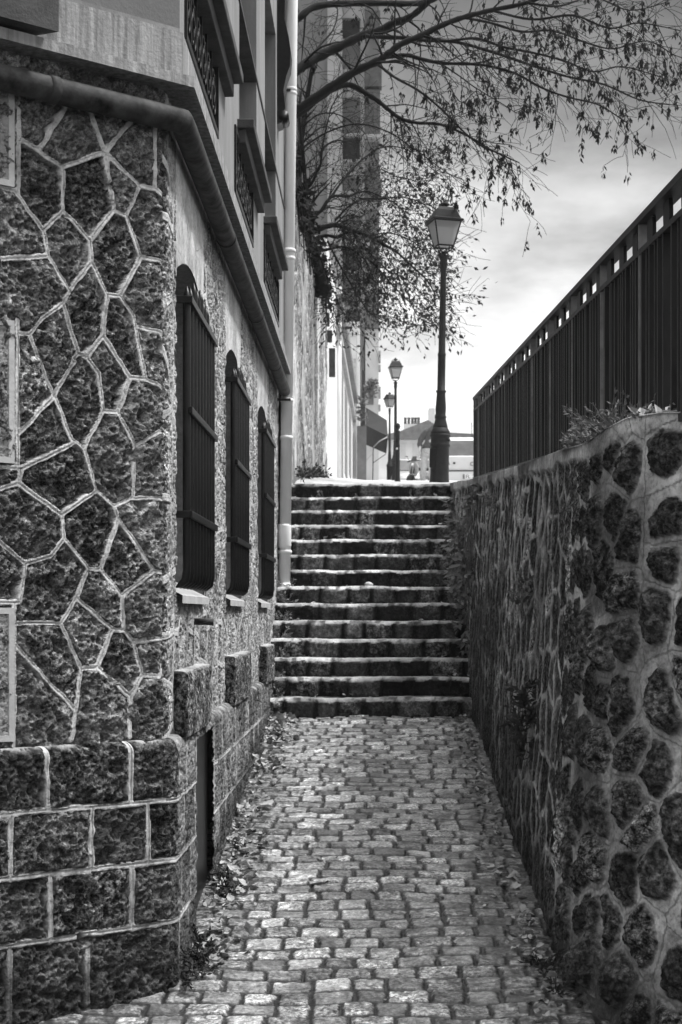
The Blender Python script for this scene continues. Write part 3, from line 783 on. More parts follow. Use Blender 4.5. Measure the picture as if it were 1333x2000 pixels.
# down pipe at the end of the wall
XP, YP = -.795, 15.06
def zp(y): return EYE + (CY - y) / F * YP
mb = MB(); mb.tube([(XP, YP, 1.08), (XP + .067 * (11 - 1.08) / 5.2, YP, 11)], .053, 16); dp = H(mb.build('downpipe', M['pipe']))
for y, r in ((175, .058), (183, .058), (490, .066), (505, .062), (782, .060), (855, .062), (1078, .064)):
    z = zp(y); c_ = MB(); c_.lathe([(r - .006, z - .016), (r, z - .010), (r, z + .010), (r - .006, z + .016)], (XP + .067 * (z - 1.08) / 5.2, YP, 0), 16); c_.build('collar', M['pipe'], dp)
c_ = MB(); c_.lathe([(.058, zp(1070)), (.062, zp(1070) + .02), (.062, zp(1028)), (.058, zp(1028) + .02)], (XP, YP, 0), 16); c_.build('sleeve', M['pipe'], dp)
for y in (180, 782):
    br = MB(); br.box(-.86, XP + .06, YP - .066, YP - .056, zp(y) - .012, zp(y) + .012); br.build('bracket', M['gutter'], dp)
bt = MB(); bt.lathe([(.07, .96), (.075, 1.0), (.06, 1.05), (.058, 1.12)], (XP, YP - .01, 0), 14); bt.build('pipe_shoe', M['pipe'], dp)
# ------------------------------------------------------------------ wall on the right
def rw(s):                                # foot line: s = 0 at the bend, negative towards the far end
    s = np.asarray(s, float); r = .55
    B = np.array([.82, 6.50]); e1 = np.array([0, -1.]); e2 = np.array([.61, -.79])
    t = np.clip((s + r) / (2 * r), 0, 1)
    a = np.where(s < -r, s, -r * (1 - t) ** 2); b = np.where(s > r, s, r * t ** 2)
    a = np.where(s >= r, 0, a); b = np.where(s <= -r, 0, b)
    w = sstep(-r, r, s)
    nx = -1 * (1 - w) + -.79 * w; ny = 0 * (1 - w) - .61 * w; l = np.hypot(nx, ny)
    return B[0] + a * e1[0] + b * e2[0], B[1] + a * e1[1] + b * e2[1], nx / l, ny / l
wall_r = empty('retaining_wall', (.82, 12, 0)); tag(wall_r, 'dark mossy retaining wall of round rubble stones in thick mortar under the railing', 'wall')
WM = Matrix.Translation(wall_r.location).inverted()
def par(o, root):
    o.parent = root; o.matrix_parent_inverse = Matrix.Translation(root.location).inverted(); return o
s_far = np.arange(-12.3, -5, .020); s_mid = np.arange(-5, -1, .0115); s_near = np.arange(-1, 2.6, .0075)
sc_ = np.concatenate([s_far, s_mid, s_near]); tv = np.concatenate([np.linspace(0, .965, 360), np.linspace(.968, 1, 14)])
Sg, T = np.meshgrid(sc_, tv)
bx, by, nx, ny = rw(Sg)
zb = np.asarray(zcentre(by)) - .12; zt = ztop(by) + .05 * sstep(-.5, .1, Sg) * sstep(.9, .2, Sg) + .012 * fbm(Sg * 1.3, Sg * 0, 3, 7)
Zg = zb + (zt - zb) * T
hgt = zt - Zg
su = Sg + .025 * fbm(Sg * 6, Zg * 6, 3, 101); zu = Zg + .025 * fbm(Sg * 6 + 9, Zg * 6, 3, 102)
f1, bd, cid = voro(su / .225, zu / .235 + .3, 64, .82)
d_ = bd * .23
hw = .020 - .004 * sstep(-.5, -2, Sg) + .012 * fbm(Sg * 2.5, Zg * 2.5, 3, 103)
d_ = np.minimum(d_ - hw, .112 + .02 * cid + .2 * sstep(-.6, -1.6, Sg) - f1 * .23) + .006 * fbm(Sg * 40, Zg * 40, 3, 104)
capm = sstep(.105, .075, hgt + .03 * fbm(Sg * 5, Zg * 5, 3, 105))
mort = np.maximum(sstep(.006, -.004, d_), capm)
smear = sstep(.15, .5, fbm(Sg * 2.2, Zg * 1.6, 4, 106)) * sstep(.06, .0, d_) * sstep(-.2, -2.5, Sg)
mort = np.maximum(mort, smear * .8)
dome = np.sqrt(np.clip(d_, 0, .09) / .09) * (.005 + .049 * sstep(-1.4, .1, Sg)) * (.5 + cid)
cr_ = fbm(Sg * 34, Zg * 34, 4, 107, .6) * .024 - .020 * pits(Sg, Zg, 30, 108, .7)
off = (1 - mort) * (dome + cr_ * (.35 + .65 * sstep(-1.6, -.2, Sg))) + mort * (.009 * sstep(-.8, -1.8, Sg) + .010 * fbm(Sg * 9, Zg * 9, 5, 109) + .010 * capm)
off = off + .02 * fbm(Sg * .9, Zg * .9, 2, 110)
off = np.where(T > .995, -.06, off)
foot_dark = sstep(.55, .02, (Zg - zb - .1) + .22 * fbm(Sg * 2, Zg * 2, 3, 111))  # darker towards the foot of the wall, with a ragged edge
tone = np.clip(.06 + .75 * cid ** 1.5 + .35 * (cid > .86), 0, 1) * (1 - .8 * foot_dark)
mort = mort * (1 - .85 * foot_dark) * (.72 + .28 * sstep(-.3, .4, fbm(Sg * 1.2, Zg * 1.2, 3, 112)))
mossy = sstep(.02, .38, fbm(Sg * .9 + 3, Zg * 1.5, 4, 131)) * sstep(.6, -.6, Sg)
mort = mort * (1 - .75 * mossy); tone = tone * (1 - .7 * mossy)
bat = .053 * (Zg - zb - .1)
Pt = np.stack([bx + nx * (off - bat), by + ny * (off - bat), Zg], -1)
o = grid_mesh('stone_face', Pt, None, {'mortar': mort, 'tone': tone, 'cell': cid}, [M['wallstone']], flip=True); par(o, wall_r)
# flat top and back of the wall
sb = np.linspace(-12.3, 2.6, 60); bx, by, nx, ny = rw(sb); ztb = ztop(by) + .05 * sstep(-.5, .1, sb) * sstep(.9, .2, sb)
Pt = np.stack([np.stack([bx - nx * (k), by - ny * k, ztb + dz], -1) for k, dz in ((.10, -.02), (.2, .004), (.44, .0), (.45, -.3))], 0)
o = grid_mesh('wall_top', Pt, mats=[M['earth']], flip=True); par(o, wall_r)
x0, y0 = .84 + .053 * 2.2, 18.78
mb = MB(); mb.box(.83, 1.42, y0, y0 + .06, 1.5, 2.32); par(mb.build('wall_end', M['wallstone']), wall_r)

# ------------------------------------------------------------------ railing on top of it
XF = 1.20
def zf(y): return 2.375 + .0637 * (y - 18.7)
fence = empty('railing', (XF, 12.6, zf(12.6))); tag(fence, 'tall black iron railing of close upright bars sloping up along the wall top', 'railing')
posts = [7.17 + 1.2 * i for i in range(0, 10)] + [18.72]
FH = .93
def lowf(y): return .015 + .085 * min(1, max(0, (18.7 - y) / 9)) - .007 * (18.7 - y)
def rails(y0, y1):
    for a, b, w in ((FH - .03, FH, .038), (FH - .165, FH - .14, .030), (0, .03, .030)):
        tr = MB()
        lo_ = 1 if a == 0 else 0
        tr.add([(x, y, zf(y) + h - lo_ * lowf(y)) for y in (y0, y1) for x in (XF - w, XF + w) for h in (a, b)], [(0, 1, 3, 2), (4, 6, 7, 5), (0, 4, 5, 1), (2, 3, 7, 6), (0, 2, 6, 4), (1, 5, 7, 3)])
        par(tr.build('rail', M['iron2']), fence)
allp = [6.0] + posts
rails(allp[0] - .02, allp[-1] + .02)
for i in range(len(allp) - 1):
    y0, y1 = allp[i], allp[i + 1]
    sl = MB(); n = max(2, round((y1 - y0) / .104))
    for q in range(n):
        y = y0 + .03 + (y1 - y0 - .06) * (q + .5) / n; j = random.uniform(-.006, .006)
        if i == 0 and q == 4: continue
        sl.box(XF - .026 + j, XF + .026 + j, y - .011, y + .011, zf(y) + .02 - lowf(y), zf(y) + FH - .165)
    par(sl.build('bar_panel', M['iron2']), fence)
    m_ = 3 if y1 - y0 > 1 else 2
    for q in range(m_):
        yc = y0 + (y1 - y0) * (q + .5) / m_ + .03; w = .072; h0, h1 = zf(yc) + FH - .14, zf(yc) + FH - .03
        sp = MB(); hh_ = (h1 - h0)
        pts = [(yc - w * .8, h0), (yc - w * .97, h0 + hh_ * .3), (yc - w, h0 + hh_ * .5), (yc - w * .97, h0 + hh_ * .7), (yc - w * .8, h1), (yc + w * .8, h1), (yc + w * .97, h0 + hh_ * .7), (yc + w, h0 + hh_ * .5), (yc + w * .97, h0 + hh_ * .3), (yc + w * .8, h0)]
        sp.prism([(p[0], p[1] + .0637 * (p[0] - yc)) for p in pts], XF - .008, XF + .008, 'x'); par(sp.build('spacer_plate', M['iron2']), fence)
for y in allp:
    p_ = MB(); z_ = zf(y) - .18
    p_.box(XF - .030, XF + .018, y - .008, y + .008, z_, zf(y) + FH - .002, .003); par(p_.build('post', M['postiron']), fence)

# ------------------------------------------------------------------ rubble wall beyond the house
wall_l = empty('garden_wall', (-.83, 22, float(zstreet(22)))); tag(wall_l, 'tall weathered garden wall of pale rubble with dark coping behind the down pipe', 'wall')
def zgt(y): return 5.35 + .1016 * (y - 18.07)
yy_ = np.arange(YE + .02, 30.4, .026); tv = np.linspace(0, 1, 300)
Yg, T = np.meshgrid(yy_, tv); zb = np.asarray(zcentre(Yg)) - .15; Zg = zb + (zgt(Yg) - zb) * T
u_ = Yg + .05 * fbm(Yg * 3, Zg * 3, 3, 120); v_ = Zg + .05 * fbm(Yg * 3 + 7, Zg * 3, 3, 121)
f1, bd, cid = voro(u_ / .34, v_ / .26, 66, .85)
d_ = bd * .28 + .006 * fbm(Yg * 30, Zg * 30, 3, 122)
mort = np.maximum(sstep(.03, .016, d_), sstep(-.15, .35, fbm(Yg * .9, Zg * .9, 4, 123)) * .9)
off = .02 * sstep(0, .05, d_) * (1 - mort) + .012 * fbm(Yg * 9, Zg * 9, 5, 124)
moss = sstep(.5, .0, hg := (zgt(Yg) - Zg) + .5 * fbm(Yg * 1.5, Zg * .8, 3, 125)) 
moss = np.maximum(moss, sstep(.55, .05, Zg - zb - .15 + .5 * fbm(Yg * 2, Zg * 2, 3, 126)))
mort = mort * (1 - .8 * moss); tone = (.2 + .5 * cid) * (1 - .7 * moss)
o = grid_mesh('rubble_face', np.stack([-.83 + off, Yg, Zg], -1), None, {'mortar': mort, 'tone': tone, 'cell': cid}, [M['oldstone']], flip=True); par(o, wall_l)
mb = MB(); n_ = 9
for i in range(n_):
    y0 = YE + .05 + (30.45 - YE - .05) * i / n_; y1 = YE + .05 + (30.45 - YE - .05) * (i + 1) / n_ - .015
    p = [(-1.36, zgt(y0) - .02), (-.77, zgt(y0) - .02), (-.77, zgt(y0) + .10), (-1.06, zgt(y0) + .24), (-1.36, zgt(y0) + .10)]
    dz = zgt(y1) - zgt(y0)
    mb.add([(a, y0, b) for a, b in p] + [(a, y1, b + dz) for a, b in p], [(4, 3, 2, 1, 0), (5, 6, 7, 8, 9)] + [(q, (q + 1) % 5, 5 + (q + 1) % 5, 5 + q) for q in range(5)])
par(mb.build('coping', M['wood']), wall_l)
mb = MB(); mb.add([(-.83, 30.41, 2.5), (-1.33, 30.41, 2.5), (-1.33, 30.41, zgt(30.4)), (-.83, 30.41, zgt(30.4))], [(0, 1, 2, 3)])
mb.add([(-1.33, YE, 1), (-1.33, 30.41, 2.5), (-1.33, 30.41, zgt(30.4)), (-1.33, YE, zgt(YE))], [(0, 1, 2, 3)]); par(mb.build('wall_back', M['pale']), wall_l)

# ------------------------------------------------------------------ street lamps
def make_lamp():
    r = empty('street_lamp', (0, 0, 0))
    prof = [(.128, 0), (.130, .02), (.120, .05), (.116, .12), (.115, .46), (.122, .47), (.128, .485), (.122, .50), (.117, .51), (.117, .585), (.128, .592), (.136, .605), (.128, .618), (.120, .624), (.126, .635), (.118, .66), (.098, .69), (.094, .70)]
    mb = MB(); mb.lathe(prof, n=28); ped = mb.build('pedestal', M['lampiron'], r)
    mb = MB(); mb.box(-.105, -.02, -.126, -.10, .20, .44, .008, mtx=Matrix.Rotation(R(-28), 4, 'Z')); mb.build('door_plate', M['iron2'], ped)
    mb = MB(); mb.lathe([(0, 0), (.018, 0), (.020, .02), (.012, .03), (0, .032)], n=12)
    for i in range(len(mb.v)):
        x, y, z = mb.v[i]; mb.v[i] = (x + .075, -.112 - z, y + .545)
    mb.build('lock', M['lampiron'], ped)
    p2 = [(.094, .70), (.090, .73), (.070, .80), (.064, .82), (.072, .83), (.072, .845), (.062, .86), (.066, .90), (.068, .93), (.066, .99), (.058, 1.10), (.054, 1.14), (.064, 1.148), (.064, 1.165), (.050, 1.175), (.048, 1.60), (.052, 1.605), (.052, 1.625), (.044, 1.64), (.040, 2.2), (.036, 2.62), (.037, 2.66), (.046, 2.70), (.046, 2.80), (.058, 2.83), (.058, 2.845), (.030, 2.86), (.024, 2.89), (.030, 2.90)]
    n = 24; mb = MB(); mb.lathe(p2, n=n)
    for i, (x, y, z) in enumerate(mb.v):          # fluting of the lower shaft
        if .70 < z < .81 or .88 < z < 1.12:
            k = 1 - .07 * (i % 2); mb.v[i] = (x * k, y * k, z)
    mb.build('column', M['lampiron'], r)
    q = math.pi / 4; s2 = math.sqrt(2)
    lan = MB()
    b0, b1, t0, t1 = .098, .105, .168, .175       # half widths at the bottom and the top of the lantern
    zb_, zt_ = 2.965, 3.262
    for sx in (-1, 1):
        for sy in (-1, 1):
            lan.tube([(sx * b0, sy * b0, zb_), (sx * t0, sy * t0, zt_)], .009, 4)
            lan.tube([(sx * .02, sy * .02, 2.88), (sx * .07, sy * .07, 2.91), (sx * .10, sy * .10, 2.955), (sx * .096, sy * .096, 2.975)], .009, 5)
    for h, w in ((zb_, b0), (zt_, t0)):
        for a in range(4):
            c, s = math.cos(a * math.pi / 2), math.sin(a * math.pi / 2)
            lan.tube([(w * (c - s), w * (s + c), h), (w * (c + s), w * (s - c), h)], .011, 4)
    lf = lan.build('lantern_frame', M['lampiron'], r)
    gl = MB()
    for a in range(4):
        m_ = Matrix.Rotation(a * math.pi / 2, 4, 'Z')
        gl.add([m_ @ Vector(v) for v in ((-b0, -b0, zb_), (b0, -b0, zb_), (t0, -t0, zt_), (-t0, -t0, zt_))], [(0, 1, 2, 3)])
    gl.build('glass', M['lampglass'], lf)
    rf = MB(); rf.lathe([(.195 * s2, 3.262), (.195 * s2, 3.282), (.165 * s2, 3.30), (.125 * s2, 3.40), (.098 * s2, 3.435), (.092 * s2, 3.442)], n=4, rot=q, smooth=False)
    rf.build('roof', M['lampiron'], r)
    fi = MB(); fi.lathe([(.045, 3.44), (.040, 3.46), (.030, 3.468), (.062, 3.478), (.064, 3.492), (.050, 3.505), (.022, 3.515), (.024, 3.528), (.012, 3.54), (0.002, 3.545)], n=16); fi.build('finial', M['lampiron'], r)
    for sx in (-1, 1):
        for sy in (-1, 1):
            e = MB(); e.lathe([(.008, 0), (.014, .012), (.008, .026), (.002, .04)], (sx * .095, sy * .095, 3.438), 8); e.build('corner_knob', M['lampiron'], r)
    return r
lamp = make_lamp(); Lg = 'street lamps along the street'
lamp.location = ((858.5 - CX) / F * 20.4, 20.4, zstreet(20.4) - .02); lamp.rotation_euler = (0, R(1.15), R(14))
tag(lamp, 'large dark street lamp rising at the head of the steps with a square lantern', 'street lamp', Lg)
for i, (px_, Y_, lab, rz) in enumerate(((773, 46.6, 'middle sized street lamp standing close beside the ball topped bollard', 8), (761.5, 65.0, 'smallest and farthest of the three street lamps, beside the awning', 30))):
    c = copy_tree(lamp); c.location = ((px_ - CX) / F * Y_, Y_, zstreet(Y_) - .05); c.rotation_euler = (0, 0, R(rz)); c['label'] = lab
bo = MB(); Yb = 27.5; s_ = Yb / F
bo.lathe([(.052, 0), (.056, .05), (.042, .09), (.038, .5), (.036, .86), (.040, .87), (.040, .90), (.024, .915), (.022, .925), (.034, .94), (.044, .965), (.046, .985), (.040, 1.01), (.024, 1.028), (.004, 1.035)], n=18)
bol = bo.build('bollard', M['lampiron']); bol.location = ((777 - CX) * s_, Yb, zstreet(Yb) - .05); tag(bol, 'slim dark post topped by a ball in front of the second lamp', 'bollard')
pl_ = MB(); pl_.lathe([(0, 0), (.018, 0), (.02, .01), (.015, .03), (0, .035)], n=10); pl = pl_.build('reflector', M['sill'], bol); pl.location = (-.012, -.036, .60); pl.rotation_euler = (R(90), 0, 0)

# ------------------------------------------------------------------ buildings up the street
def pbox(mb, x0, x1, y0, y1, Z, d, mi=0):  # box whose front is seen between pixels x0..x1, y0 (top)..y1 at depth Z, d metres deep
    a = P(x0, y0, Z); b = P(x1, y1, Z); mb.box(a.x, b.x, Z, Z + d, b.z, a.z, mi=mi)
# tall apartment block
ZT = 58.0
tall = empty('apartment_building', (-2, ZT, float(zstreet(ZT)))); tag(tall, 'very tall grey apartment block with a dark column of balconies behind the tree', 'building')
mb = MB(); mb.box(-9, .25, ZT + .6, ZT + 14, 4, 27.5)
pbox(mb, 420, 640, -320, 945, ZT + .2, .4); par(mb.build('wall', M['midwall']), tall)
mb = MB(); pbox(mb, 640, 669, -320, 945, ZT, .6); pbox(mb, 704, 713, -320, 660, ZT, .6); par(mb.build('pilaster', M['midlight']), tall)
for y0, y1 in ((-60, 35), (137, 190), (313, 345), (375, 420), (455, 480)):
    mb = MB(); pbox(mb, 669, 704, y0, y1, ZT + .25, .35); par(mb.build('spandrel', M['midlight']), tall)
for y0, y1, mt in ((35, 78, 'glass_dark'), (86, 137, 'slate'), (190, 262, 'midwall'), (268, 313, 'glass_dark'), (345, 375, 'slate'), (420, 455, 'slate'), (480, 530, 'darkstone'), (545, 600, 'slate')):
    w = MB(); pbox(w, 670, 703, y0, y1, ZT + .5, .1); w_ = par(w.build('window', M[mt]), tall)
    sl = MB(); pbox(sl, 668, 706, y1 - 2, y1 + 3, ZT + .1, .3); sl.build('sill', M['midlight'], w_); bpy.data.objects[w_.name]
    w_.children[0].matrix_parent_inverse = Matrix.Identity(4); w_.children[0].matrix_parent_inverse = w_.matrix_world.inverted() if False else Matrix.Identity(4)
mb = MB(); pbox(mb, 713, 741, -320, 640, ZT - .5, 1.0); par(mb.build('bay', M['midwall']), tall)
mb = MB(); pbox(mb, 714, 740, 640, 940, ZT - .2, .8); par(mb.build('lower_bay', M['pale']), tall)
for i, (y0, y1) in enumerate(((20, 62), (128, 168), (175, 262), (350, 395), (330, 348))):
    mb = MB(); pbox(mb, 712, 743 + 3 * (i % 2), y0, y1, ZT - .9, .5); par(mb.build('balcony', M['darkstone']), tall)
for i, y in enumerate((262, 395, 470, 560)):
    mb = MB(); pbox(mb, 711, 744, y, y + 6, ZT - 1.1, .7); par(mb.build('balcony_slab', M['midlight']), tall)
for y0, y1 in ((685, 705), (712, 722), (755, 775), (790, 800), (812, 826)):
    mb = MB(); pbox(mb, 740, 744, y0, y1, ZT - .4, .6); par(mb.build('shutter', M['midlight']), tall)
mb = MB(); pbox(mb, 720, 730, 740, 790, ZT - .25, .1); par(mb.build('window', M['slate']), tall)
# low front with cornices between the garden wall and the pier
low = empty('low_shopfront', (-.8, 42, float(zstreet(42)))); tag(low, 'low pale building front with long sloping cornices beyond the garden wall', 'building')
def lowbar(mb, y0, y1, o, z0, z1, back=.6):
    q = [(-.83 + .0116 * (y - 31)) for y in (y0, y1)]
    mb.add([(q[i] + dx, y, z) for i, y in enumerate((y0, y1)) for dx in (-back, o) for z in (z0, z1)], [(0, 1, 3, 2), (4, 6, 7, 5), (0, 4, 5, 1), (2, 3, 7, 6), (0, 2, 6, 4), (1, 5, 7, 3)])
mb = MB(); lowbar(mb, 30.6, 53, 0, 2.8, 7.9, 6); par(mb.build('wall', M['pale']), low)
mb = MB(); lowbar(mb, 36, 53, .16, 7.62, 7.86); par(mb.build('cornice', M['slate']), low)
mb = MB(); lowbar(mb, 36, 53, .10, 7.02, 7.2); par(mb.build('cornice', M['midlight']), low)
for y0 in (39, 43, 47.5):
    mb = MB(); lowbar(mb, y0, y0 + 2.4, .012, float(zstreet(y0)) + .2, 6.8, .1); par(mb.build('shop_window', M['slate']), low)
mb = MB(); a = P(661, 930, 37); mb.tube([(a.x, 37, 3.6), (a.x, 37, 7.9)], .075, 14); par(mb.build('white_pipe', M['white']), low)
mb = MB(); pbox(mb, 646, 668, 560, 660, 39.5, .3); par(mb.build('parapet', M['white']), low)
for x0, x1, y0, y1 in ((632, 644, 612, 636), (638, 649, 645, 667), (643, 655, 680, 735)):
    mb = MB(); pbox(mb, x0, x1, y0, y1, 30.5, .12); par(mb.build('coping_block', M['darkstone']), low)
# white pier with coursed joints and the house over it
pier = empty('gate_pier', (-.6, 53, float(zstreet(53)))); tag(pier, 'white coursed stone pier with a moulded cap left of the awning', 'pier')
mb = MB(); yj = list(range(800, 945, 16))
for i, y in enumerate(yj): pbox(mb, 680, 697, y, y + 15, 53, .5)
pbox(mb, 680.5, 696.5, 790, 945, 53.02, .46); pbox(mb, 677, 699, 793, 801, 52.9, .7); pbox(mb, 679, 698, 785, 793, 52.95, .6); pbox(mb, 681, 697, 779, 785, 53, .5)
par(mb.build('shaft', M['white']), pier)
wh = empty('white_house', (-.6, 54.5, float(zstreet(54)))); tag(wh, 'white house front with shutters rising above the coursed pier', 'building')
mb = MB(); pbox(mb, 672, 703, 632, 940, 54.6, 3); par(mb.build('wall', M['white']), wh)
mb = MB(); pbox(mb, 672, 703, 628, 636, 54.4, .3); pbox(mb, 679, 682, 650, 780, 54.5, .1); pbox(mb, 696, 698, 650, 780, 54.5, .1); par(mb.build('trim', M['pale']), wh)
w = MB(); pbox(w, 682, 696, 648, 656, 54.52, .08)
for y in (700, 706, 716, 732, 748, 762): pbox(w, 683, 695, y, y + 2, 54.53, .07)
par(w.build('shutter', M['pale']), wh)
mb = MB(); pbox(mb, 703.5, 707, 625, 780, 54.6, .3); par(mb.build('pilaster', M['slate']), wh)
mb = MB(); pbox(mb, 697.5, 716, 832, 945, 52.2, .7); par(mb.build('shop_pilaster', M['slate']), wh)
mb = MB(); pbox(mb, 706.5, 711, 640, 720, 54.8, .3); par(mb.build('side_shutter', M['slate']), wh)
# awning
aw = empty('awning', tuple(P(729, 936, 52))); tag(aw, 'dark cloth awning on a thin pole jutting out over the street', 'awning')
def q3(*p): return [P(x, y, Z) for x, y, Z in p]
mb = MB(); A = q3((715, 831, 55.5), (758, 852, 53.2), (755, 886, 53.2), (714, 868, 55.5)); B = [v + Vector((-.02, .05, .02)) for v in A]
mb.add(A + B, [(0, 1, 2, 3), (7, 6, 5, 4), (0, 4, 5, 1), (1, 5, 6, 2), (2, 6, 7, 3), (3, 7, 4, 0)])
C_ = q3((715, 831, 55.5), (758, 852, 53.2)) ; mb.add([C_[0], C_[1], C_[1] + Vector((0, 3.2, .9)), C_[0] + Vector((0, 2.3, .9))], [(0, 1, 2, 3)])
par(mb.build('cloth', M['fabric']), aw)
mb = MB(); mb.tube(q3((729.5, 872, 53), (728.5, 942, 53)), .018, 6); par(mb.build('pole', M['lampiron']), aw)
mb = MB(); mb.tube(q3((729, 874, 53), (741, 862, 53), (757, 853.5, 53.1)), .02, 6); par(mb.build('arm', M['metal']), aw)
mb = MB(); mb.tube(q3((729, 904, 53), (754, 887, 53.1)), .012, 5); par(mb.build('brace', M['lampiron']), aw)
mb = MB(); mb.tube(q3((708, 907, 53), (728, 886, 53.0)), .009, 5); par(mb.build('brace', M['metal']), aw)
# distant house
ZH = 126.0
hs = empty('distant_house', tuple(P(800, 935, ZH))); tag(hs, 'pale house with a grey pitched roof and shutters at the end of the street', 'building')
mb = MB(); pbox(mb, 700, 940, 858, 960, ZH, 8); par(mb.build('wall', M['white']), hs)
def mpx(x, y, Z=ZH): p = P(x, y, Z); return (p.x, p.z)
rf = MB(); rf.prism([mpx(740, 859), mpx(742, 852), mpx(778, 845), mpx(836, 822), mpx(872, 846), mpx(945, 850), mpx(945, 859)], ZH - .6, ZH + 9, 'y'); ro = par(rf.build('roof', M['slate']), hs)
for x0, x1 in ((783, 793), (806, 819)):
    mb = MB(); pbox(mb, x0, x1, 866, 910, ZH - .08, .1); par(mb.build('shutter', M['pale']), hs)
mb = MB(); pbox(mb, 822, 833, 868, 905, ZH - .05, .1); par(mb.build('window', M['slate']), hs)
ch = MB(); pbox(ch, 789, 829, 828, 846, ZH + 3, 1); ch = par(ch.build('chimney', M['white']), hs)
for x in (792, 799, 806, 812, 818):
    mb = MB(); p = P(x, 829, ZH + 3.4); mb.lathe([(.12, 0), (.10, .4), (.13, .5), (.13, .55)], tuple(p), 8); par(mb.build('chimney_pot', M['darkstone']), hs)
mb = MB(); pbox(mb, 838, 850, 797, 850, ZH + 5, 2); par(mb.build('chimney', M['white']), hs)
mb = MB(); pbox(mb, 739, 749, 838, 870, ZH - 8, 1); pbox(mb, 742, 746, 820, 838, ZH - 8, .5); par(mb.build('chimney', M['pale']), hs)
mb = MB(); pbox(mb, 705, 880, 915, 918, 96, .3); 
gw = empty('street_wall', tuple(P(760, 937, 90))); tag(gw, 'low white wall crossing below the far house and awning', 'wall')
pbox(mb, 705, 880, 918, 950, 96, .25); par(mb.build('wall_panel', M['white']), gw)

# ------------------------------------------------------------------ cars, scooter, person
def make_car(paint):
    r = empty('parked_car')
    st = [  # y, half width low, half width belt, z bottom, z belt
        (0.0, .82, .83, .32, .99), (.03, .86, .86, .28, 1.015), (.25, .89, .885, .24, 1.03), (1.0, .90, .895, .22, 1.02), (3.0, .90, .89, .22, .98), (3.7, .88, .86, .24, .86), (4.15, .80, .78, .28, .74), (4.25, .66, .66, .34, .66)]
    vs_, fs = [], []
    for y, wl, wb, z0, z1 in st:
        ring = [(-wl * .9, z0), (-wl, z0 + .10), (-wl - .015, z0 + .35), (-wb, z1 - .10), (-wb * .93, z1), (wb * .93, z1), (wb, z1 - .10), (wl + .015, z0 + .35), (wl, z0 + .10), (wl * .9, z0)]
        vs_ += [(a, y, b) for a, b in ring]
    n = 10
    for i in range(len(st) - 1):
        fs += [(i * n + k, i * n + (k + 1) % n, (i + 1) * n + (k + 1) % n, (i + 1) * n + k) for k in range(n)]
    mb = MB(); mb.add(vs_, fs, True); mb.add(vs_[:n], [tuple(range(n - 1, -1, -1))]); mb.add(vs_[-n:], [tuple(range(n))])
    body = mb.build('body', paint, r)
    gh = [(.10, .80, .98), (.30, .74, 1.36), (.52, .66, 1.55), (1.0, .66, 1.60), (2.0, .65, 1.58), (2.5, .63, 1.50), (3.25, .78, .98)]
    mb = MB(); vs_ = []
    for y, w, z in gh: vs_ += [(-w - .10 * (1.6 - z) * .6, y, z - .07), (-w * .88, y, z), (w * .88, y, z), (w + .10 * (1.6 - z) * .6, y, z - .07), (.82, y, .95), (-.82, y, .95)]
    fs = []
    for i in range(len(gh) - 1): fs += [(i * 6 + k, i * 6 + (k + 1) % 6, (i + 1) * 6 + (k + 1) % 6, (i + 1) * 6 + k) for k in range(6)]
    fs += [tuple(range(5, -1, -1)), tuple(36 + k for k in range(6))]
    mb.add(vs_, fs, True); mb.build('cabin', paint, r)
    def quad(name, pts, mt, th=.012, parent=r, nrm=(0, -1, 0)):
        m_ = MB(); n_ = Vector(nrm) * th; A = [Vector(p) for p in pts]
        m_.add([v for v in A] + [v + n_ for v in A], [tuple(range(len(A)))[::-1], tuple(range(len(A), 2 * len(A)))] + [(i, (i + 1) % len(A), len(A) + (i + 1) % len(A), len(A) + i) for i in range(len(A))])
        return m_.build(name, M[mt], parent)
    quad('rear_window', [(-.72, .115, 1.02), (.72, .115, 1.02), (.68, .285, 1.32), (.58, .39, 1.45), (-.58, .39, 1.45), (-.68, .285, 1.32)], 'carglass', .03)
    quad('windscreen', [(-.70, 3.20, 1.02), (.70, 3.20, 1.02), (.56, 2.55, 1.47), (-.56, 2.55, 1.47)], 'carglass', .03, nrm=(0, .8, .6))
    for s in (-1, 1):
        quad('side_window', [(s * .845, .45, 1.03), (s * .845, 2.9, 1.03), (s * .72, 2.4, 1.44), (s * .72, .6, 1.46)], 'carglass', .02, nrm=(s, 0, .2))
        quad('tail_light', [(s * .60, .005, .78), (s * .80, .03, .78), (s * .83, .05, .99), (s * .66, .012, .97)], 'slate', .012)
        quad('headlight', [(s * .45, 4.22, .62), (s * .68, 4.20, .62), (s * .70, 4.16, .74), (s * .48, 4.19, .74)], 'white', .015, nrm=(0, 1, 0))
        for y in (.82, 3.42):
            w = MB(); w.lathe([(.20, -.10), (.29, -.105), (.315, -.08), (.315, .08), (.29, .105), (.20, .10)], n=24)
            w.v = [(z + s * .80, x + y, y_ + .31) for (x, y_, z) in w.v]
            wh_ = w.build('wheel', M['rubber'], r)
            w = MB(); w.lathe([(.02, -.06), (.19, -.085), (.205, -.06), (.205, .06), (.19, .085), (.02, .06)], n=16); w.v = [(z + s * .81, x + y, y_ + .31) for (x, y_, z) in w.v]; w.build('rim', M['metal'], wh_)
    mb = MB(); mb.box(-.86, .86, -.035, .05, .30, .60, .02); bu = mb.build('bumper', paint, r)
    mb = MB(); mb.box(-.80, .80, -.045, .0, .615, .632); mb.build('trim_strip', M['rubber'], r)
    return r, quad
car, quad = make_car(M['carpaint'])
ZC = 43.0; sc = 1.0
car.location = ((924 - CX) / F * ZC, ZC, EYE - (945.5 - CY) / F * ZC - .27)
tag(car, 'pale silver car parked beside the railing end, seen from behind with its number plate', 'car')
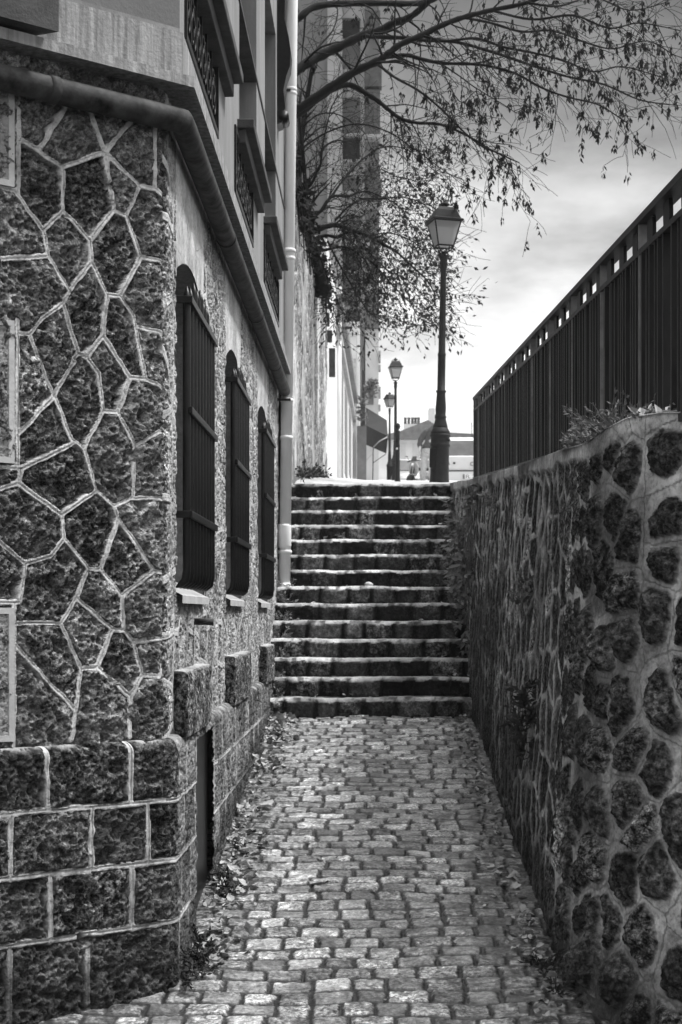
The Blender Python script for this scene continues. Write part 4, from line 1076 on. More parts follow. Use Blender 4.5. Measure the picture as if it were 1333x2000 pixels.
pq = quad('number_plate', [(-.27, -.045, .405), (.27, -.045, .405), (.27, -.045, .525), (-.27, -.045, .525)], 'white', .012)
quad('plate_band', [(-.27, -.058, .405), (-.215, -.058, .405), (-.215, -.058, .525), (-.27, -.058, .525)], 'slate', .003, pq)
tc = bpy.data.curves.new('plate_text', 'FONT'); tc.body = 'FL 2'; tc.size = .135; tc.extrude = .002
to = bpy.data.objects.new('plate_text_c', tc); COL.objects.link(to); bpy.context.view_layer.update()
tm = bpy.data.meshes.new_from_object(to.evaluated_get(bpy.context.evaluated_depsgraph_get())); bpy.data.objects.remove(to)
to = link('plate_writing', tm, pq, [M['darkstone']]); to.rotation_euler = (R(90), 0, 0); to.location = (-.195, -.0595, .418)
quad('keyhole', [(-.52, -.006, .795), (-.46, -.006, .795), (-.46, -.006, .845), (-.52, -.006, .845)], 'rubber', .01)
mb = MB(); mb.tube([(.0 + .07 * math.cos(t), -.012, .80 + .045 * math.sin(t)) for t in np.linspace(0, 2 * math.pi, 17)], .010, 5, cap=False); mb.build('badge', M['slate'], car)
mb = MB(); mb.tube([(.01, .6, 1.58), (.0, .52, 1.95)], .008, 5); mb.build('aerial', M['rubber'], car)
car2 = copy_tree(car); car2.location = ((812 - CX) / F * 62, 66.0, EYE - (943 - CY) / F * 62 - .5); car2.rotation_euler = (0, 0, math.pi)
tag(car2, 'white car parked farther up the street behind the scooter', 'car')
for o in list(car2.children):
    if o.name.split('.')[0] in ('number_plate', 'keyhole', 'badge', 'aerial'):
        for k in list(o.children): bpy.data.objects.remove(k)
        bpy.data.objects.remove(o)
# scooter seen from the front
sco = empty('scooter', ((803 - CX) / F * 46, 46, EYE - (946 - CY) / F * 46 - .06), R(-38)); sco.scale = (.80, .80, .72); tag(sco, 'grey scooter parked beside the person with its mirrors and small windshield showing', 'scooter')
for y in (0, 1.25):
    mb = MB(); mb.lathe([(.12, -.05), (.20, -.055), (.23, -.03), (.23, .03), (.20, .055), (.12, .05)], n=20); mb.v = [(z, x + y, q + .23) for (x, q, z) in mb.v]; w = mb.build('wheel', M['rubber'], sco)
    mb = MB(); mb.lathe([(.02, -.04), (.13, -.05), (.13, .05), (.02, .04)], n=14); mb.v = [(z, x + y, q + .23) for (x, q, z) in mb.v]; mb.build('rim', M['metal'], w)
mb = MB(); mb.prism([(-.07, .40), (.07, .40), (.17, .58), (.19, .78), (.10, .98), (-.10, .98), (-.19, .78), (-.17, .58)], .12, .22, 'y'); mb.box(-.10, .10, -.02, .16, .44, .50, .02); mb.box(-.13, .13, .22, .75, .26, .32, .02); mb.box(-.15, .15, .65, 1.40, .38, .68, .08); mb.build('body', M['metal'], sco)
mb = MB(); mb.tube([(-.06, .0, .23), (-.06, .10, .62), (-.04, .18, .95)], .022, 6); mb.build('fork', M['rubber'], sco)
mb = MB(); mb.tube([(.06, .0, .23), (.06, .10, .62), (.04, .18, .95)], .022, 6); mb.build('fork', M['rubber'], sco)
mb = MB(); mb.box(-.13, .13, .62, 1.32, .69, .79, .04); mb.build('seat', M['rubber'], sco)
mb = MB(); mb.tube([(-.34, .26, 1.00), (-.12, .18, 1.04), (.12, .18, 1.04), (.34, .26, 1.00)], .02, 6); hb = mb.build('handlebar', M['rubber'], sco)
for s in (-1, 1):
    mb = MB(); mb.tube([(s * .2, .18, 1.04), (s * .33, .2, 1.2)], .008, 5); mb.lathe([(0, -.01), (.05, -.01), (.05, .01), (0, .01)], (s * .33, .2, 1.21), 10); mb.build('mirror', M['rubber'], hb)
mb = MB(); mb.lathe([(0, 0), (.06, 0), (.05, .04), (0, .05)], n=12); mb.v = [(x, .12 - z, q + .86) for (x, q, z) in mb.v]; mb.build('headlight', M['white'], sco)
mb = MB(); mb.add([(-.13, .14, .98), (.13, .14, .98), (.09, .22, 1.2), (-.09, .22, 1.2), (-.13, .15, .98), (.13, .15, .98), (.09, .23, 1.2), (-.09, .23, 1.2)], [(0, 1, 2, 3), (7, 6, 5, 4), (0, 4, 5, 1), (1, 5, 6, 2), (2, 6, 7, 3), (3, 7, 4, 0)]); mb.build('windshield', M['carglass'], sco)
# person walking behind the lamp
def skin(name, joints, edges, mat, parent=None, root=0, sub=2):
    me = bpy.data.meshes.new(name); me.from_pydata([j[:3] for j in joints], edges, []); o = link(name, me, parent, [mat])
    sk = o.modifiers.new('skin', 'SKIN'); me.skin_vertices.new() if not me.skin_vertices else None
    for i, j in enumerate(joints):
        v = me.skin_vertices[0].data[i]; v.radius = j[3]; v.use_root = (i == root)
    ss = o.modifiers.new('sub', 'SUBSURF'); ss.levels = sub; ss.render_levels = sub
    bpy.context.view_layer.update(); dg = bpy.context.evaluated_depsgraph_get()
    m2 = bpy.data.meshes.new_from_object(o.evaluated_get(dg)); o.modifiers.clear(); old = o.data; o.data = m2; bpy.data.meshes.remove(old)
    if not m2.materials: m2.materials.append(mat)
    m2.polygons.foreach_set('use_smooth', [True] * len(m2.polygons)); return o
def smooth3(p):
    p = [Vector(q) for q in p]; o = []
    for i in range(7):
        t = i / 6; o.append(p[0] * (1 - t) ** 2 + (p[1] * 2 - (p[0] + p[2]) * .5) * 2 * t * (1 - t) + p[2] * t * t)
    return o
ZPn = 40.0
pe = empty('person', ((836 - CX) / F * ZPn, ZPn, EYE - (946 - CY) / F * ZPn - .06)); tag(pe, 'person in pale jeans and a short dark jacket standing half hidden behind the lamp', 'person')
r2 = lambda a, b: (a, b)
J = [(0.02, 0, .92, r2(.15, .11)), (.07, 0, 1.10, r2(.13, .10)), (.13, 0, 1.30, r2(.12, .085)), (.185, 0, 1.43, r2(.06, .055)), (.22, -.01, 1.52, r2(.05, .05)), (.245, -.03, 1.60, r2(.075, .09)), (.26, -.03, 1.72, r2(.075, .09)),
     (-.07, 0, .86, r2(.09, .09)), (-.10, -.03, .48, r2(.062, .065)), (-.13, .02, .09, r2(.04, .045)), (-.14, -.12, .035, r2(.035, .03)),
     (.11, 0, .86, r2(.09, .09)), (.10, -.06, .48, r2(.062, .065)), (.11, .0, .09, r2(.04, .045)), (.12, -.14, .035, r2(.035, .03)),
     (-.03, 0, 1.36, r2(.045, .045)), (-.16, .02, 1.14, r2(.042, .042)), (-.20, -.10, .93, r2(.036, .036)), (-.21, -.14, .86, r2(.03, .018)),
     (.35, 0, 1.38, r2(.045, .045)), (.44, .02, 1.16, r2(.042, .042)), (.42, -.12, .95, r2(.036, .036)), (.41, -.16, .88, r2(.03, .018))]
Ed = [(0, 1), (1, 2), (2, 3), (3, 4), (4, 5), (5, 6), (0, 7), (7, 8), (8, 9), (9, 10), (0, 11), (11, 12), (12, 13), (13, 14), (3, 15), (15, 16), (16, 17), (17, 18), (3, 19), (19, 20), (20, 21), (21, 22)]
for hx, hy, hz, ba in ((-.21, -.14, .86, 18), (.41, -.16, .88, 22)):
    for k, (dx, dz, l) in enumerate(((-.022, 0, .07), (-.008, 0, .08), (.008, 0, .075), (.02, 0, .06), (.03, .03, .05))):
        i = len(J); J += [(hx + dx, hy - .01, hz - .05 + dz, r2(.009, .009)), (hx + dx * 1.2, hy - .025, hz - .05 - l + dz, r2(.008, .008))]; Ed += [(ba, i), (i, i + 1)]
bodyp = skin('body', J, Ed, M['skin'], pe)
fc = MB(); fc.lathe([(0.001, -.02), (.012, -.015), (.008, .02), (.001, .025)], (.25, -.125, 1.66), 8); fc.build('nose', M['skin'], bodyp)
skin('jeans', [(0.02, 0, .96, r2(.15, .12)), (-.075, 0, .80, r2(.088, .10)), (-.10, -.04, .48, r2(.072, .08)), (-.14, .04, .10, r2(.062, .068)), (.11, 0, .80, r2(.088, .10)), (.09, -.08, .48, r2(.072, .08)), (.09, -.02, .10, r2(.062, .068))], [(0, 1), (1, 2), (2, 3), (0, 4), (4, 5), (5, 6)], M['cloth_l'], pe)
jk = MB(); jk.lathe([(.17, .93), (.172, 1.0), (.155, 1.12), (.180, 1.25), (.200, 1.35), (.185, 1.41), (.13, 1.47), (.07, 1.52), (.055, 1.52)], n=20, sy=.72)
jk.v = [(x + .03 + (z - .95) * .32, y, z) for x, y, z in jk.v]; jk.build('jacket', M['cloth_d'], pe)
for pts in ([(.03, 0, 1.39), (-.16, .02, 1.16), (-.195, -.08, .97)], [(.29, 0, 1.40), (.44, .02, 1.16), (.42, -.10, .99)]):
    jk = MB(); jk.tube(smooth3(pts), [.085, .088, .080, .070, .064, .058, .052], 14); jk.build('sleeve', M['cloth_d'], pe)
wb = MB(); wb.lathe([(.02, .70), (.13, .74), (.165, .82), (.168, .92), (.155, .97)], (.022, 0, 0), 20, sy=.74); wb.build('jeans_waist', M['cloth_l'], pe)
hr = MB(); hr.lathe([(.02, 1.78), (.07, 1.79), (.09, 1.73), (.088, 1.66), (.06, 1.60), (.02, 1.59)][::-1], (.26, .012, 0), 14); hr.build('hair', M['rubber'], pe)
for s, x in ((-1, -.14), (1, .12)):
    sh = MB(); sh.box(x - .045, x + .045, -.19, .07, -.005, .075, .025); sh.build('shoe', M['rubber'], pe)
# ------------------------------------------------------------------ trees
rt = random.Random(11)
def leafquad(mb, p, d, n, l, w, mi=0):    # small folded leaf at p along d
    d = d.normalized(); s = d.cross(n)
    if s.length < 1e-5: s = d.orthogonal()
    s.normalize(); n = s.cross(d)
    a = p; b = p + d * l * .45 + s * w * .5 + n * w * .15; c = p + d * l; e = p + d * l * .45 - s * w * .5 + n * w * .15
    mb.add([a, b, c, e], [(0, 1, 2), (0, 2, 3)], False, mi)
def rvec(r=1.0): return Vector((rt.uniform(-1, 1), rt.uniform(-1, 1), rt.uniform(-1, 1))) * r
def smooth_px(pts, Z, dz=0.0, ph=0.0, n=5):   # pixel polyline -> smooth world polyline whose depth wanders
    out = []; m = len(pts)
    for i in range(m - 1):
        p0 = pts[max(i - 1, 0)]; p1 = pts[i]; p2 = pts[i + 1]; p3 = pts[min(i + 2, m - 1)]
        for k in range(n):
            t = k / n
            q = [.5 * ((2 * p1[a]) + (-p0[a] + p2[a]) * t + (2 * p0[a] - 5 * p1[a] + 4 * p2[a] - p3[a]) * t * t + (-p0[a] + 3 * p1[a] - 3 * p2[a] + p3[a]) * t ** 3) for a in (0, 1)]
            u = (i + t) / (m - 1); out.append(P(q[0], q[1], Z + dz * u + .35 * math.sin(ph + 4 * u)))
    out.append(P(*pts[-1], Z + dz + .35 * math.sin(ph + 4))); return out
BR = .60
def grow(mb, p, d, L, r, lvl, tips, droop=-.15, nseg=6, n=5):
    pts = [p]; dd = d.normalized(); kink = rvec(.5)
    for i in range(nseg):
        dd = (dd + kink * .16 + rvec(.22) + Vector((0, 0, droop * .3))).normalized(); pts.append(pts[-1] + dd * L / nseg)
    rad = [max(.0030, r * (1 - .75 * i / nseg)) for i in range(nseg + 1)]
    mb.tube(pts, rad, n if r > .008 else 3, cap=False)
    if lvl > 0:
        for i in range(1, nseg + 1):
            if rt.random() < BR:
                side = rvec(1); side = (side - dd * side.dot(dd)); side.y *= .7
                nd = (pts[i] - pts[i - 1]).normalized() * .75 + side.normalized() * rt.uniform(.5, 1.0)
                grow(mb, pts[i], nd, L * rt.uniform(.35, .6), rad[i] * .6, lvl - 1, tips, droop, 5 if lvl > 1 else 4, 4)
    else:
        tips.append((pts[-1], dd)); tips.append((pts[len(pts) // 2], dd))
def limb(mb, pts, r0, r1, subs, tips, Lr=(.5, 1.2), lvl=1, start=.1, droop=-.15, up=0):
    m = len(pts); rad = [r0 + (r1 - r0) * i / (m - 1) for i in range(m)]
    rad = [a * (1 + .10 * math.sin(i * 2.1) + rt.uniform(-.06, .06)) for i, a in enumerate(rad)]
    mb.tube(pts, rad, 8 if r0 > .03 else 6)
    for k in range(subs):
        i = int(m * (start + (1 - start) * (k + rt.random()) / subs)); i = min(max(i, 1), m - 1)
        t = (pts[i] - pts[i - 1]).normalized(); side = rvec(1); side -= t * side.dot(t); side.y *= .8; side.z += up
        nd = t * rt.uniform(.4, 1.0) + side.normalized() * rt.uniform(.5, 1.0)
        grow(mb, pts[i], nd, rt.uniform(*Lr), max(.006, rad[i] * .38), lvl, tips, droop)
    tips.append((pts[-1], (pts[-1] - pts[-2]).normalized()))
ZA = 20.0
A = empty('bare_tree', (-2.2, ZA, 3.0)); tag(A, 'big bare tree with long dark boughs and hanging seed clusters arching over the steps', 'tree')
wood = MB(); tips = []
trunk = [(-2.2, ZA, 2.4), (-2.25, ZA, 4.5), (-2.1, ZA + .1, 6.0), (-1.9, ZA, 7.0), (-1.75, ZA, 7.8), (-1.7, ZA + .2, 9.5)]
wood.tube(trunk, [.26, .22, .19, .17, .14, .09], 12)
la = [  # traced boughs: points, radius at both ends, depth drift, side branches
 ([(440,210),(510,185),(578,138),(620,112),(671,87),(712,68),(737,62),(770,45),(800,34),(830,10),(856,-20)], .072, .035, .8, 8, .2),
 ([(712,70),(737,72),(806,75),(830,79),(890,82),(960,101),(1040,128),(1110,150),(1180,165),(1250,195),(1315,205)], .030, .008, 1.5, 26, .2),
 ([(440,275),(510,250),(578,216),(635,178),(690,142),(737,120),(755,108),(782,87),(824,69),(860,51),(905,34),(960,20),(1030,5),(1100,-25)], .062, .022, -.6, 20, .3),
 ([(743,113),(794,108),(815,113),(860,123),(920,125),(960,130),(1010,145),(1060,172),(1110,190),(1170,205),(1225,240)], .028, .007, -1.2, 26, .15),
 ([(510,265),(578,226),(635,183),(671,166),(695,170),(716,183),(737,196),(760,215),(782,231),(815,240),(860,243),(905,261),(960,293),(1015,318)], .050, .008, 1.0, 26, .5),
 ([(737,124),(770,150),(818,177),(860,211),(905,256),(940,285),(975,300)], .019, .006, -.5, 16, .15),
 ([(500,90),(578,40),(620,12),(710,6),(800,7),(845,0),(900,-30)], .048, .03, .5, 8, .2),
 ([(824,69),(870,80),(930,75),(985,92),(1050,105),(1105,120),(1160,140),(1215,130),(1290,150)], .020, .006, -1.0, 22, .15),
 ([(905,34),(960,45),(1020,62),(1080,60),(1150,85),(1200,95),(1265,80),(1320,110)], .018, .006, .8, 22, .1),
 ([(960,20),(1040,38),(1120,30),(1190,55),(1250,45),(1330,60)], .018, .006, -.8, 22, .1),
 ([(1030,5),(1090,12),(1160,-5),(1230,20),(1300,5)], .016, .006, .6, 16, .1),
 ([(860,123),(900,150),(930,172),(985,205),(1010,222)], .010, .004, .6, 9, .2),
 ([(870,150),(888,185),(905,200),(930,178),(945,190)], .008, .004, -.6, 7, .2),
 ([(590,290),(640,258),(700,242),(760,258),(800,285),(830,305),(870,335),(905,352)], .012, .004, .7, 10, .4),
]
for i, (pp, r0, r1, dz, ns, st) in enumerate(la):
    limb(wood, smooth_px(pp, ZA, dz, i * 1.7), r0, r1, ns, tips, (.35, .95), 1, st, -.25, -.15)
wood.tube([(-1.7, ZA, 7.0), P(440, 210, ZA)], [.12, .075], 8); wood.tube([(-1.9, ZA, 6.4), P(440, 275, ZA)], [.12, .065], 8); wood.tube([P(440, 275, ZA), P(510, 265, ZA)], .055, 8); wood.tube([(-1.7, ZA, 8.2), P(500, 90, ZA)], [.09, .05], 8)
wood.build('trunk', M['wood'], A).matrix_parent_inverse = Matrix.Translation(A.location).inverted()
pods = MB(); down = Vector((0, 0, -1))
for p, d in tips:
    px_ = CX + p.x / p.y * F; pyv = CY - (p.z - EYE) / p.y * F
    q = .36 if px_ > 880 else (.2 if px_ > 780 else .08)
    if rt.random() > q: continue
    nn = rt.randint(6, 14); L = rt.uniform(.06, .17)
    if L > .15: pods.tube([p, p + Vector((rt.uniform(-.02, .02), 0, -L))], .0022, 3, cap=False)
    for k in range(nn):
        leafquad(pods, p + Vector((rt.uniform(-.02, .02), rt.uniform(-.02, .02), -L * rt.random())), down + rvec(.6), rvec(1), rt.uniform(.045, .085), rt.uniform(.018, .032))
pods.build('crown', M['pod'], A).matrix_parent_inverse = Matrix.Translation(A.location).inverted()
# second, bushier tree growing on the garden wall
ZB = 23.5; BR = .80
B = empty('wall_tree', (-1.2, ZB, 5.0)); tag(B, 'dense tangled small tree with fine drooping twigs and small leaves on the garden wall', 'tree')
wood = MB(); tips = []; tl = []
lb = [
 ([(632,570),(624,540),(612,500),(598,450),(587,400),(583,350),(586,300),(594,235),(604,170),(612,120)], .10, .025, .2, 12, .3, 0),
 ([(604,480),(600,420),(597,360),(592,300),(585,235),(588,180)], .04, .02, .2, 10, .3, 0),
 ([(590,372),(607,361),(618,340),(627,320),(629,295),(642,281),(660,274),(678,276),(700,268)], .026, .008, .4, 12, .2, 0),
 ([(595,421),(603,416),(625,414),(637,397),(651,383),(682,383),(697,377),(720,374),(745,384)], .034, .008, -.5, 14, .3, 0),
 ([(645,388),(660,366),(675,347),(702,317),(720,302),(740,290),(770,286),(800,295),(830,318),(850,335)], .018, .005, .6, 14, .2, 1),
 ([(607,456),(630,445),(651,440),(667,442),(690,451),(720,461),(747,476),(775,492),(805,520),(835,548),(850,575)], .042, .008, -.8, 24, .2, 2),
 ([(610,470),(622,463),(642,460),(660,464),(676,455),(690,455),(699,468),(706,482),(720,492),(733,507),(738,520),(733,536)], .028, .008, .6, 16, .2, 1),
 ([(615,492),(637,488),(667,482),(693,490),(715,510),(728,540),(735,570)], .024, .006, .4, 14, .2, 1),
 ([(655,430),(665,420),(678,406),(697,394),(714,388),(740,389),(757,389),(780,404),(800,432),(820,465),(835,490)], .018, .005, .8, 18, .2, 2),
 ([(740,389),(780,385),(815,392),(840,408),(858,425)], .012, .004, -.5, 12, .1, 2),
 ([(720,461),(760,455),(800,468),(825,488),(850,503)], .013, .004, .6, 14, .1, 2),
 ([(700,490),(735,520),(770,560),(800,590),(815,615),(830,630)], .014, .004, -.4, 14, .1, 2),
 ([(730,500),(760,530),(795,545),(830,580),(848,597)], .012, .004, .9, 12, .1, 2),
 ([(640,470),(660,510),(680,545),(700,580),(722,610),(740,622)], .016, .005, .5, 14, .1, 2),
 ([(625,500),(640,540),(655,575),(668,605),(680,630)], .012, .004, -.4, 12, .1, 1),
 ([(745,330),(775,345),(800,350),(835,365),(850,385)], .010, .004, .5, 8, .1, 2),
 ([(628,295),(640,240),(650,205),(670,180),(700,175)], .014, .005, .5, 10, .1, 0),
 ([(590,250),(620,225),(655,222),(690,240),(715,262)], .014, .005, -.4, 10, .1, 0),
 ([(592,140),(620,95),(650,60),(660,25),(655,0)], .02, .006, .3, 10, .1, 0),
]
for i, (pp, r0, r1, dz, ns, st, lf) in enumerate(lb):
    n0 = len(tips); limb(wood, smooth_px(pp, ZB, dz, i * 1.3, 4), r0, r1, int(ns * 1.7), tips, (.3, .8), 1, st, -.12, .1); tl += [lf] * (len(tips) - n0)
wood.tube([P(632, 570, ZB), (-1.05, ZB + .6, 5.6), (-1.15, ZB + .9, 4.4)], [.1, .12, .14], 8)
def fix(o, r): o.matrix_parent_inverse = Matrix.Translation(r.location).inverted(); return o
fix(wood.build('trunk', M['wood'], B), B)
lv = MB()
for (p, d), k in zip(tips, tl):
    nl = (1 if rt.random() < .12 else 0) if k == 0 else (rt.randint(0, 2) if k == 1 else rt.randint(0, 3))
    pxx = CX + p.x / p.y * F
    if pxx > 890 and rt.random() < .6: continue
    for q in range(nl):
        leafquad(lv, p + rvec(.10), d + rvec(1.0) + Vector((0, 0, -.5)), rvec(1), rt.uniform(.045, .10), rt.uniform(.025, .05))
fix(lv.build('crown', M['leaf'], B), B)
# dark ivy growing along the wall coping
iv = MB()
for i in range(1500):
    y = rt.uniform(16.5, 29.5); z = zgt(y) + rt.uniform(-.45, .45) * rt.random() + .05
    leafquad(iv, Vector((-.80 + rt.uniform(-.2, .10), y, z)), rvec(1) + Vector((.3, -.2, -.6)), rvec(1), rt.uniform(.06, .13), rt.uniform(.04, .08))
for i in range(26):
    y = rt.uniform(17, 29); iv.tube([(-.9, y, zgt(y) + .1), (-.80, y + .05, zgt(y) + .15), (-.77, y + .1, zgt(y) - rt.uniform(.1, .5))], [.015, .012, .004], 4)
o = iv.build('ivy', M['wood']); tag(o, 'dark ivy trailing over the coping of the garden wall', 'ivy')

# ------------------------------------------------------------------ smaller plants
def sp(mb, p, n, L, spread, ls, mi=0):    # a spray of stalks with leaves
    for i in range(n):
        d = (Vector((rt.uniform(-1, 1), rt.uniform(-1, 1), rt.uniform(.2, 1.4))) * 1.0); d.x *= spread; d.y *= spread; d.normalize()
        l = L * rt.uniform(.5, 1.1); pts = [p + rvec(.02)]
        for k in range(4): d = (d + rvec(.2) + Vector((0, 0, -.06))).normalized(); pts.append(pts[-1] + d * l / 4)
        mb.tube(pts, [.003, .0025, .002, .0015, .001], 3, cap=False)
        for k in range(1, 5):
            for q in range(3): leafquad(mb, pts[k] + rvec(.006), d + rvec(.9), rvec(1), ls * rt.uniform(.6, 1.3), ls * rt.uniform(.3, .55))
# creeper on the wall by the steps
cp = MB()
for i in range(2600):
    y = rt.uniform(13.7, 17.0); zs = max(0, (y - Z0)) * RH / TR
    t = rt.random(); z = zs + .08 + max(.12, 1.84 - zs) * t
    if z > 2.02: continue
    bulge = .19 * math.exp(-((t - .38) / .33) ** 2) * (.4 + .6 * vn(y * 3, z * 3, 7)) + .05
    if vn(y * 2.2, z * 2.6, 3) < .46: continue
    x = .82 + .053 * z - bulge * rt.random()
    leafquad(cp, Vector((x, y, z)), rvec(.8) + Vector((-.5, -.5, -.4)), Vector((-.6, -.5, .6)) + rvec(.6), rt.uniform(.05, .085), rt.uniform(.03, .05))
for i in range(60):
    y = rt.uniform(13.8, 16.4); z = rt.uniform(1.2, 1.85); pts = [(.82 + .053 * z - .04, y, z)]
    for k in range(5): pts.append((pts[-1][0] - rt.uniform(-.01, .04), pts[-1][1] - rt.uniform(-.05, .08), pts[-1][2] - rt.uniform(.05, .14)))
    cp.tube(pts, .004, 3, cap=False)
o = cp.build('creeper', M['ivy']); tag(o, 'leafy creeper hanging over the right ends of the steps', 'creeper')
# shrub and dry growth on the wall top
sh = MB(); 
for i in range(34):
    s_ = rt.uniform(-1.6, .1); x, y, nx_, ny_ = [float(v) for v in rw(s_)]; z = float(ztop(y)); bt_ = .053 * (z - float(zcentre(y)))
    sp(sh, Vector((x + bt_ + .06, y, z + .01)), 3, .10 + .10 * math.exp(-((s_ + .55) / .35) ** 2), 1.2, .028)
o = sh.build('wall_shrub', M['weed']); tag(o, 'bushy pale weed growing on top of the dark wall below the railing', 'shrub')
sh = MB()
for i in range(26):
    s_ = rt.uniform(.05, 1.3); x, y, nx_, ny_ = [float(v) for v in rw(s_)]; z = float(ztop(y)); bt_ = .053 * (z - float(zcentre(y)))
    sp(sh, Vector((x - nx_ * (bt_ + .06), y - ny_ * (bt_ + .06), z + .01)), 2, .07, 1.8, .026)
    for k in range(7): leafquad(sh, Vector((x - nx_ * (bt_ + rt.uniform(.03, .2)), y - ny_ * (bt_ + .06) + rt.uniform(-.1, .1), z + rt.uniform(.005, .05))), rvec(1), Vector((0, 0, 1)) + rvec(.5), .06, .04)
o = sh.build('dry_weeds', M['litter']); tag(o, 'low dry weeds and dead leaves on the wall top near the bend', 'weeds')
def tuft(name, spots, L, ls, mat, label):
    t_ = MB()
    for (x, y, z, n) in spots: sp(t_, Vector((x, y, z)), n, L, 1.2, ls)
    o = t_.build(name, mat); tag(o, label, 'plant'); return o
def wx(y, z): return .82 + .053 * (z - float(zcentre(y))) - .03
def ivt(spots, L, ls, mat, lab): return tuft('fern', spots, L, ls, mat, lab)
ivt([(wx(y, z) - .02, y, z, 5) for y, z in ((8.6, .33), (8.55, .25), (8.65, .16), (8.55, .08), (8.6, .42), (8.7, .25))], .15, .05, M['leaf'], 'dark ferny plant rooted low in the mossy wall')
ivt([(wx(y, z) - .02, y, z, 4) for y, z in ((9.1, .98), (9.05, .92), (9.15, .87))], .13, .045, M['weed'], 'pale sprig hanging from the middle of the mossy wall')
ivt([(wx(y, z) - .02, y, z, 4) for y, z in ((12.0, 1.66), (11.95, 1.62))], .10, .035, M['weed'], 'small weed high on the mossy wall below the railing')
def stuff(o): tag(o, kind='stuff'); del o['label']; del o['category']
stuff(tuft('foot_weeds', [(-.76 + rt.uniform(-.03, .06), rt.uniform(6.7, 7.5), zpath(7.1) + .03 + rt.uniform(-.04, .03), 5) for i in range(12)] +
  [(-.78 + rt.uniform(-.02, .06), rt.uniform(8.0, 8.7), zpath(8.3) + .03, 4) for i in range(8)] +
  [(.76 + rt.uniform(-.05, .02), rt.uniform(6.5, 7.4), zpath(6.9) + .01 + rt.uniform(-.04, .03), 4) for i in range(9)], .075, .03, M['leaf'], 'x'))
stuff(tuft('step_weeds', [(-.78 + rt.uniform(-.02, .05), Z0 + k * TR + rt.uniform(.05, .2), k * RH + RH, 3) for k in (0, 1, 2, 3, 4, 5, 6, 7) for q in range(3)], .11, .03, M['weed'], 'x'))
stuff(tuft('wall_foot_weeds', [(-.74, y, zstreet(y) + .05, 5) for y in (17.6, 18, 19, 20, 21, 22, 23, 24)], .20, .06, M['leaf'], 'x'))
for k, x, lab in ((13, -.08, 'bushiest little weed growing under the middle of the top step'), (13, .45, 'little weed growing under the top step towards the right'), (13, -.52, 'little weed growing under the top step towards the left'), (12, -.58, 'low weed at the left of the second step from the top'), (10, -.28, 'small weed left of the middle on the fourth step from the top'), (10, .30, 'small weed right of the middle on the fourth step from the top')):
    o = tuft('step_weed', [(x + q * .03, Z0 + k * TR - .02, k * RH + .01, 2) for q in (-1, 0, 1)], .06, .03, M['weed'], lab); o['group'] = 'weeds in the joints of the upper steps'
tuft('balcony_plant', [tuple(P(x, y, ZT - 1.4)) + (8,) for x, y in ((723, 762), (726, 752), (730, 758), (726, 768), (722, 780))], .26, .11, M['weed'], 'dark plant in the window of the apartment block above the awning')
tuft('balcony_plant', [tuple(P(x, y, 51.8)) + (7,) for x, y in ((704, 785), (707, 795), (703, 805), (709, 812), (706, 820))], .22, .09, M['weed'], 'dark hanging plant between the white pier and the awning')

# ------------------------------------------------------------------ dead leaves
lt = MB()
def dead(mb, x, y, z, s, tilt=.4):
    d = Vector((rt.uniform(-1, 1), rt.uniform(-1, 1), rt.uniform(-tilt, tilt))).normalized(); n = Vector((rt.uniform(-tilt, tilt), rt.uniform(-tilt, tilt), 1)).normalized()
    a = d.cross(n).normalized(); n = a.cross(d); w = s * rt.uniform(.5, .9); c = rt.uniform(.05, .3) * s
    pts = [(0, 0, 0), (.25, .5, c), (.55, .62, c * .6), (.75, .3, 0), (1, 0, c * .3), (.72, -.34, 0), (.5, -.55, c), (.2, -.45, c * .7), (.5, 0, -c * .3)]
    o = Vector((x, y, z)); v = [o + d * (p[0] * s) + a * (p[1] * w) + n * p[2] for p in pts]
    mb.add(v, [(8, i, (i + 1) % 8) for i in range(8)])
for i in range(260):
    y = 6.9 + 6.3 * rt.random(); x = -.80 + abs(rt.gauss(0, .075)); dead(lt, x, y, zpath(y) + .02 + .05 * math.exp(-((x + .8) / .05) ** 2) * rt.random(), rt.uniform(.02, .055), .6)
for cy_, n_ in ((8.35, 60), (9.1, 25), (11.2, 40), (12.4, 60), (12.9, 50), (7.3, 40)):
    for i in range(n_):
        y = rt.gauss(cy_, .16); x = -.77 + abs(rt.gauss(0, .09)); dead(lt, x, min(y, 13.2), zpath(y) + .02 + .07 * rt.random() * math.exp(-((x + .78) / .08) ** 2), rt.uniform(.035, .08), .7)
for i in range(260):
    y = 6.4 + 6.8 * rt.random(); x = .76 - abs(rt.gauss(0, .07)); dead(lt, x, y, zpath(y) + .02, rt.uniform(.025, .06), .6)
for i in range(130):
    y = 6.3 + 6.9 * rt.random(); dead(lt, rt.uniform(-.7, .7), y, zpath(y) + .022, rt.uniform(.015, .04), .3)
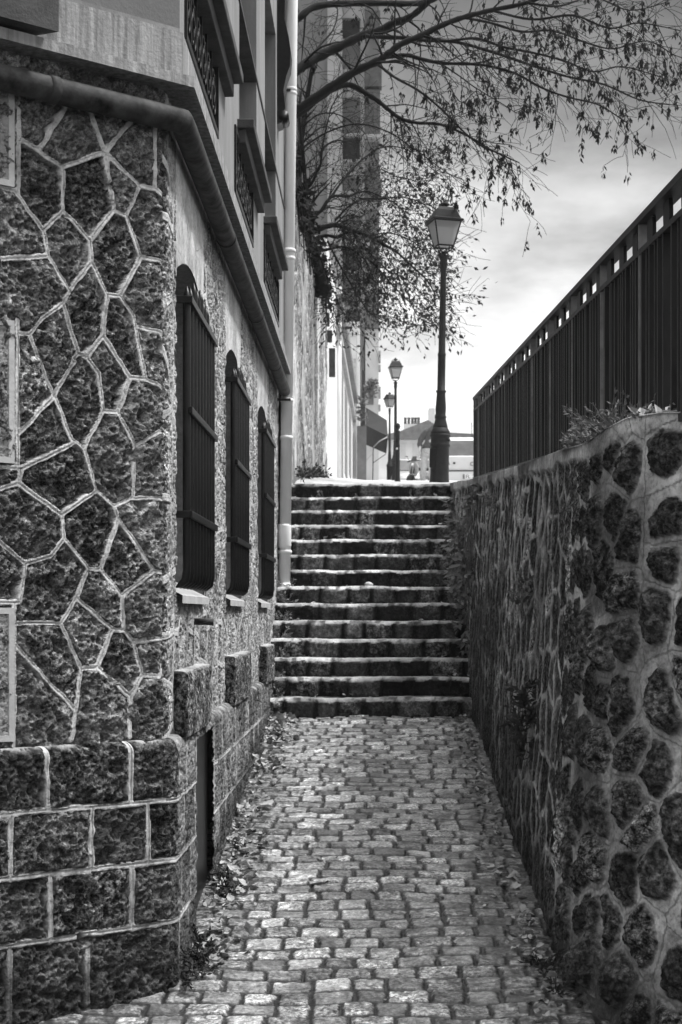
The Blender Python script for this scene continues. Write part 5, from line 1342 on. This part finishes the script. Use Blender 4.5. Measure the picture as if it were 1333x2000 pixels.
for i in range(110):
    k = rt.randint(1, 13); y = Z0 + k * TR - rt.uniform(.015, .2); dead(lt, rt.choice((rt.uniform(-.8, .85), rt.uniform(-.8, -.3), rt.uniform(.5, .9))), y, k * RH + .008, rt.uniform(.02, .06), .4)
o = lt.build('leaf_litter', M['litter']); tag(o, kind='stuff')
for x, y, s, lab in ((-.31, 8.34, .13, 'large pale dead leaf lying flat near the middle left of the cobbles'), (-.68, 10.1, .16, 'curled dead leaf leaning against the foot of the house'), (.45, 12.35, .09, 'pale dead leaf on the right of the cobbles below the stairs'), (.33, 10.9, .06, 'tiny white dead leaf on the right half of the cobbles'), (.02, 8.2, .04, 'small bright scrap of leaf at the centre of the cobbles')):
    m_ = MB(); dead(m_, 0, 0, 0, s, .25); o = m_.build('dead_leaf', M['sill']); o.location = (x, y, zpath(y) + .024); tag(o, lab, 'leaf', 'single dead leaves on the cobbles')
def rock(label, name, loc, s, mat):
    bm = bmesh.new(); bmesh.ops.create_icosphere(bm, subdivisions=3, radius=1)
    for v in bm.verts:
        f = 1 + .25 * (vn(v.co.x * 1.7 + 9, v.co.y * 1.7 + v.co.z * 2, 5) - .5); v.co = Vector((v.co.x * s[0] * f, v.co.y * s[1] * f, v.co.z * s[2] * f))
    m_ = MB(); m_.bm(bm); o = m_.build(name, mat); o.location = loc; tag(o, label, 'stone')
rock('loose pale stone lying on a step under the creeper', 'loose_stone', (.84, Z0 + 5 * TR + .08, 6 * RH + .04), (.075, .06, .045), M['sill'])
rock('small pale stone resting on a middle step', 'loose_stone', (-.02, Z0 + 6 * TR + .07, 7 * RH + .02), (.04, .04, .022), M['sill'])

# ------------------------------------------------------------------ haze
HZ = plain('haze_air', .8)
t = HZ.node_tree
for n in list(t.nodes): t.nodes.remove(n)
vo = t.nodes.new('ShaderNodeVolumePrincipled'); vo.inputs['Color'].default_value = g(.95); vo.inputs['Density'].default_value = .0005; vo.inputs['Anisotropy'].default_value = 0
ou = t.nodes.new('ShaderNodeOutputMaterial'); t.links.new(vo.outputs[0], ou.inputs['Volume'])
mb = MB(); mb.box(-620, 620, -60, 920, -7, 30); hz = mb.build('haze', HZ); tag(hz, kind='stuff')
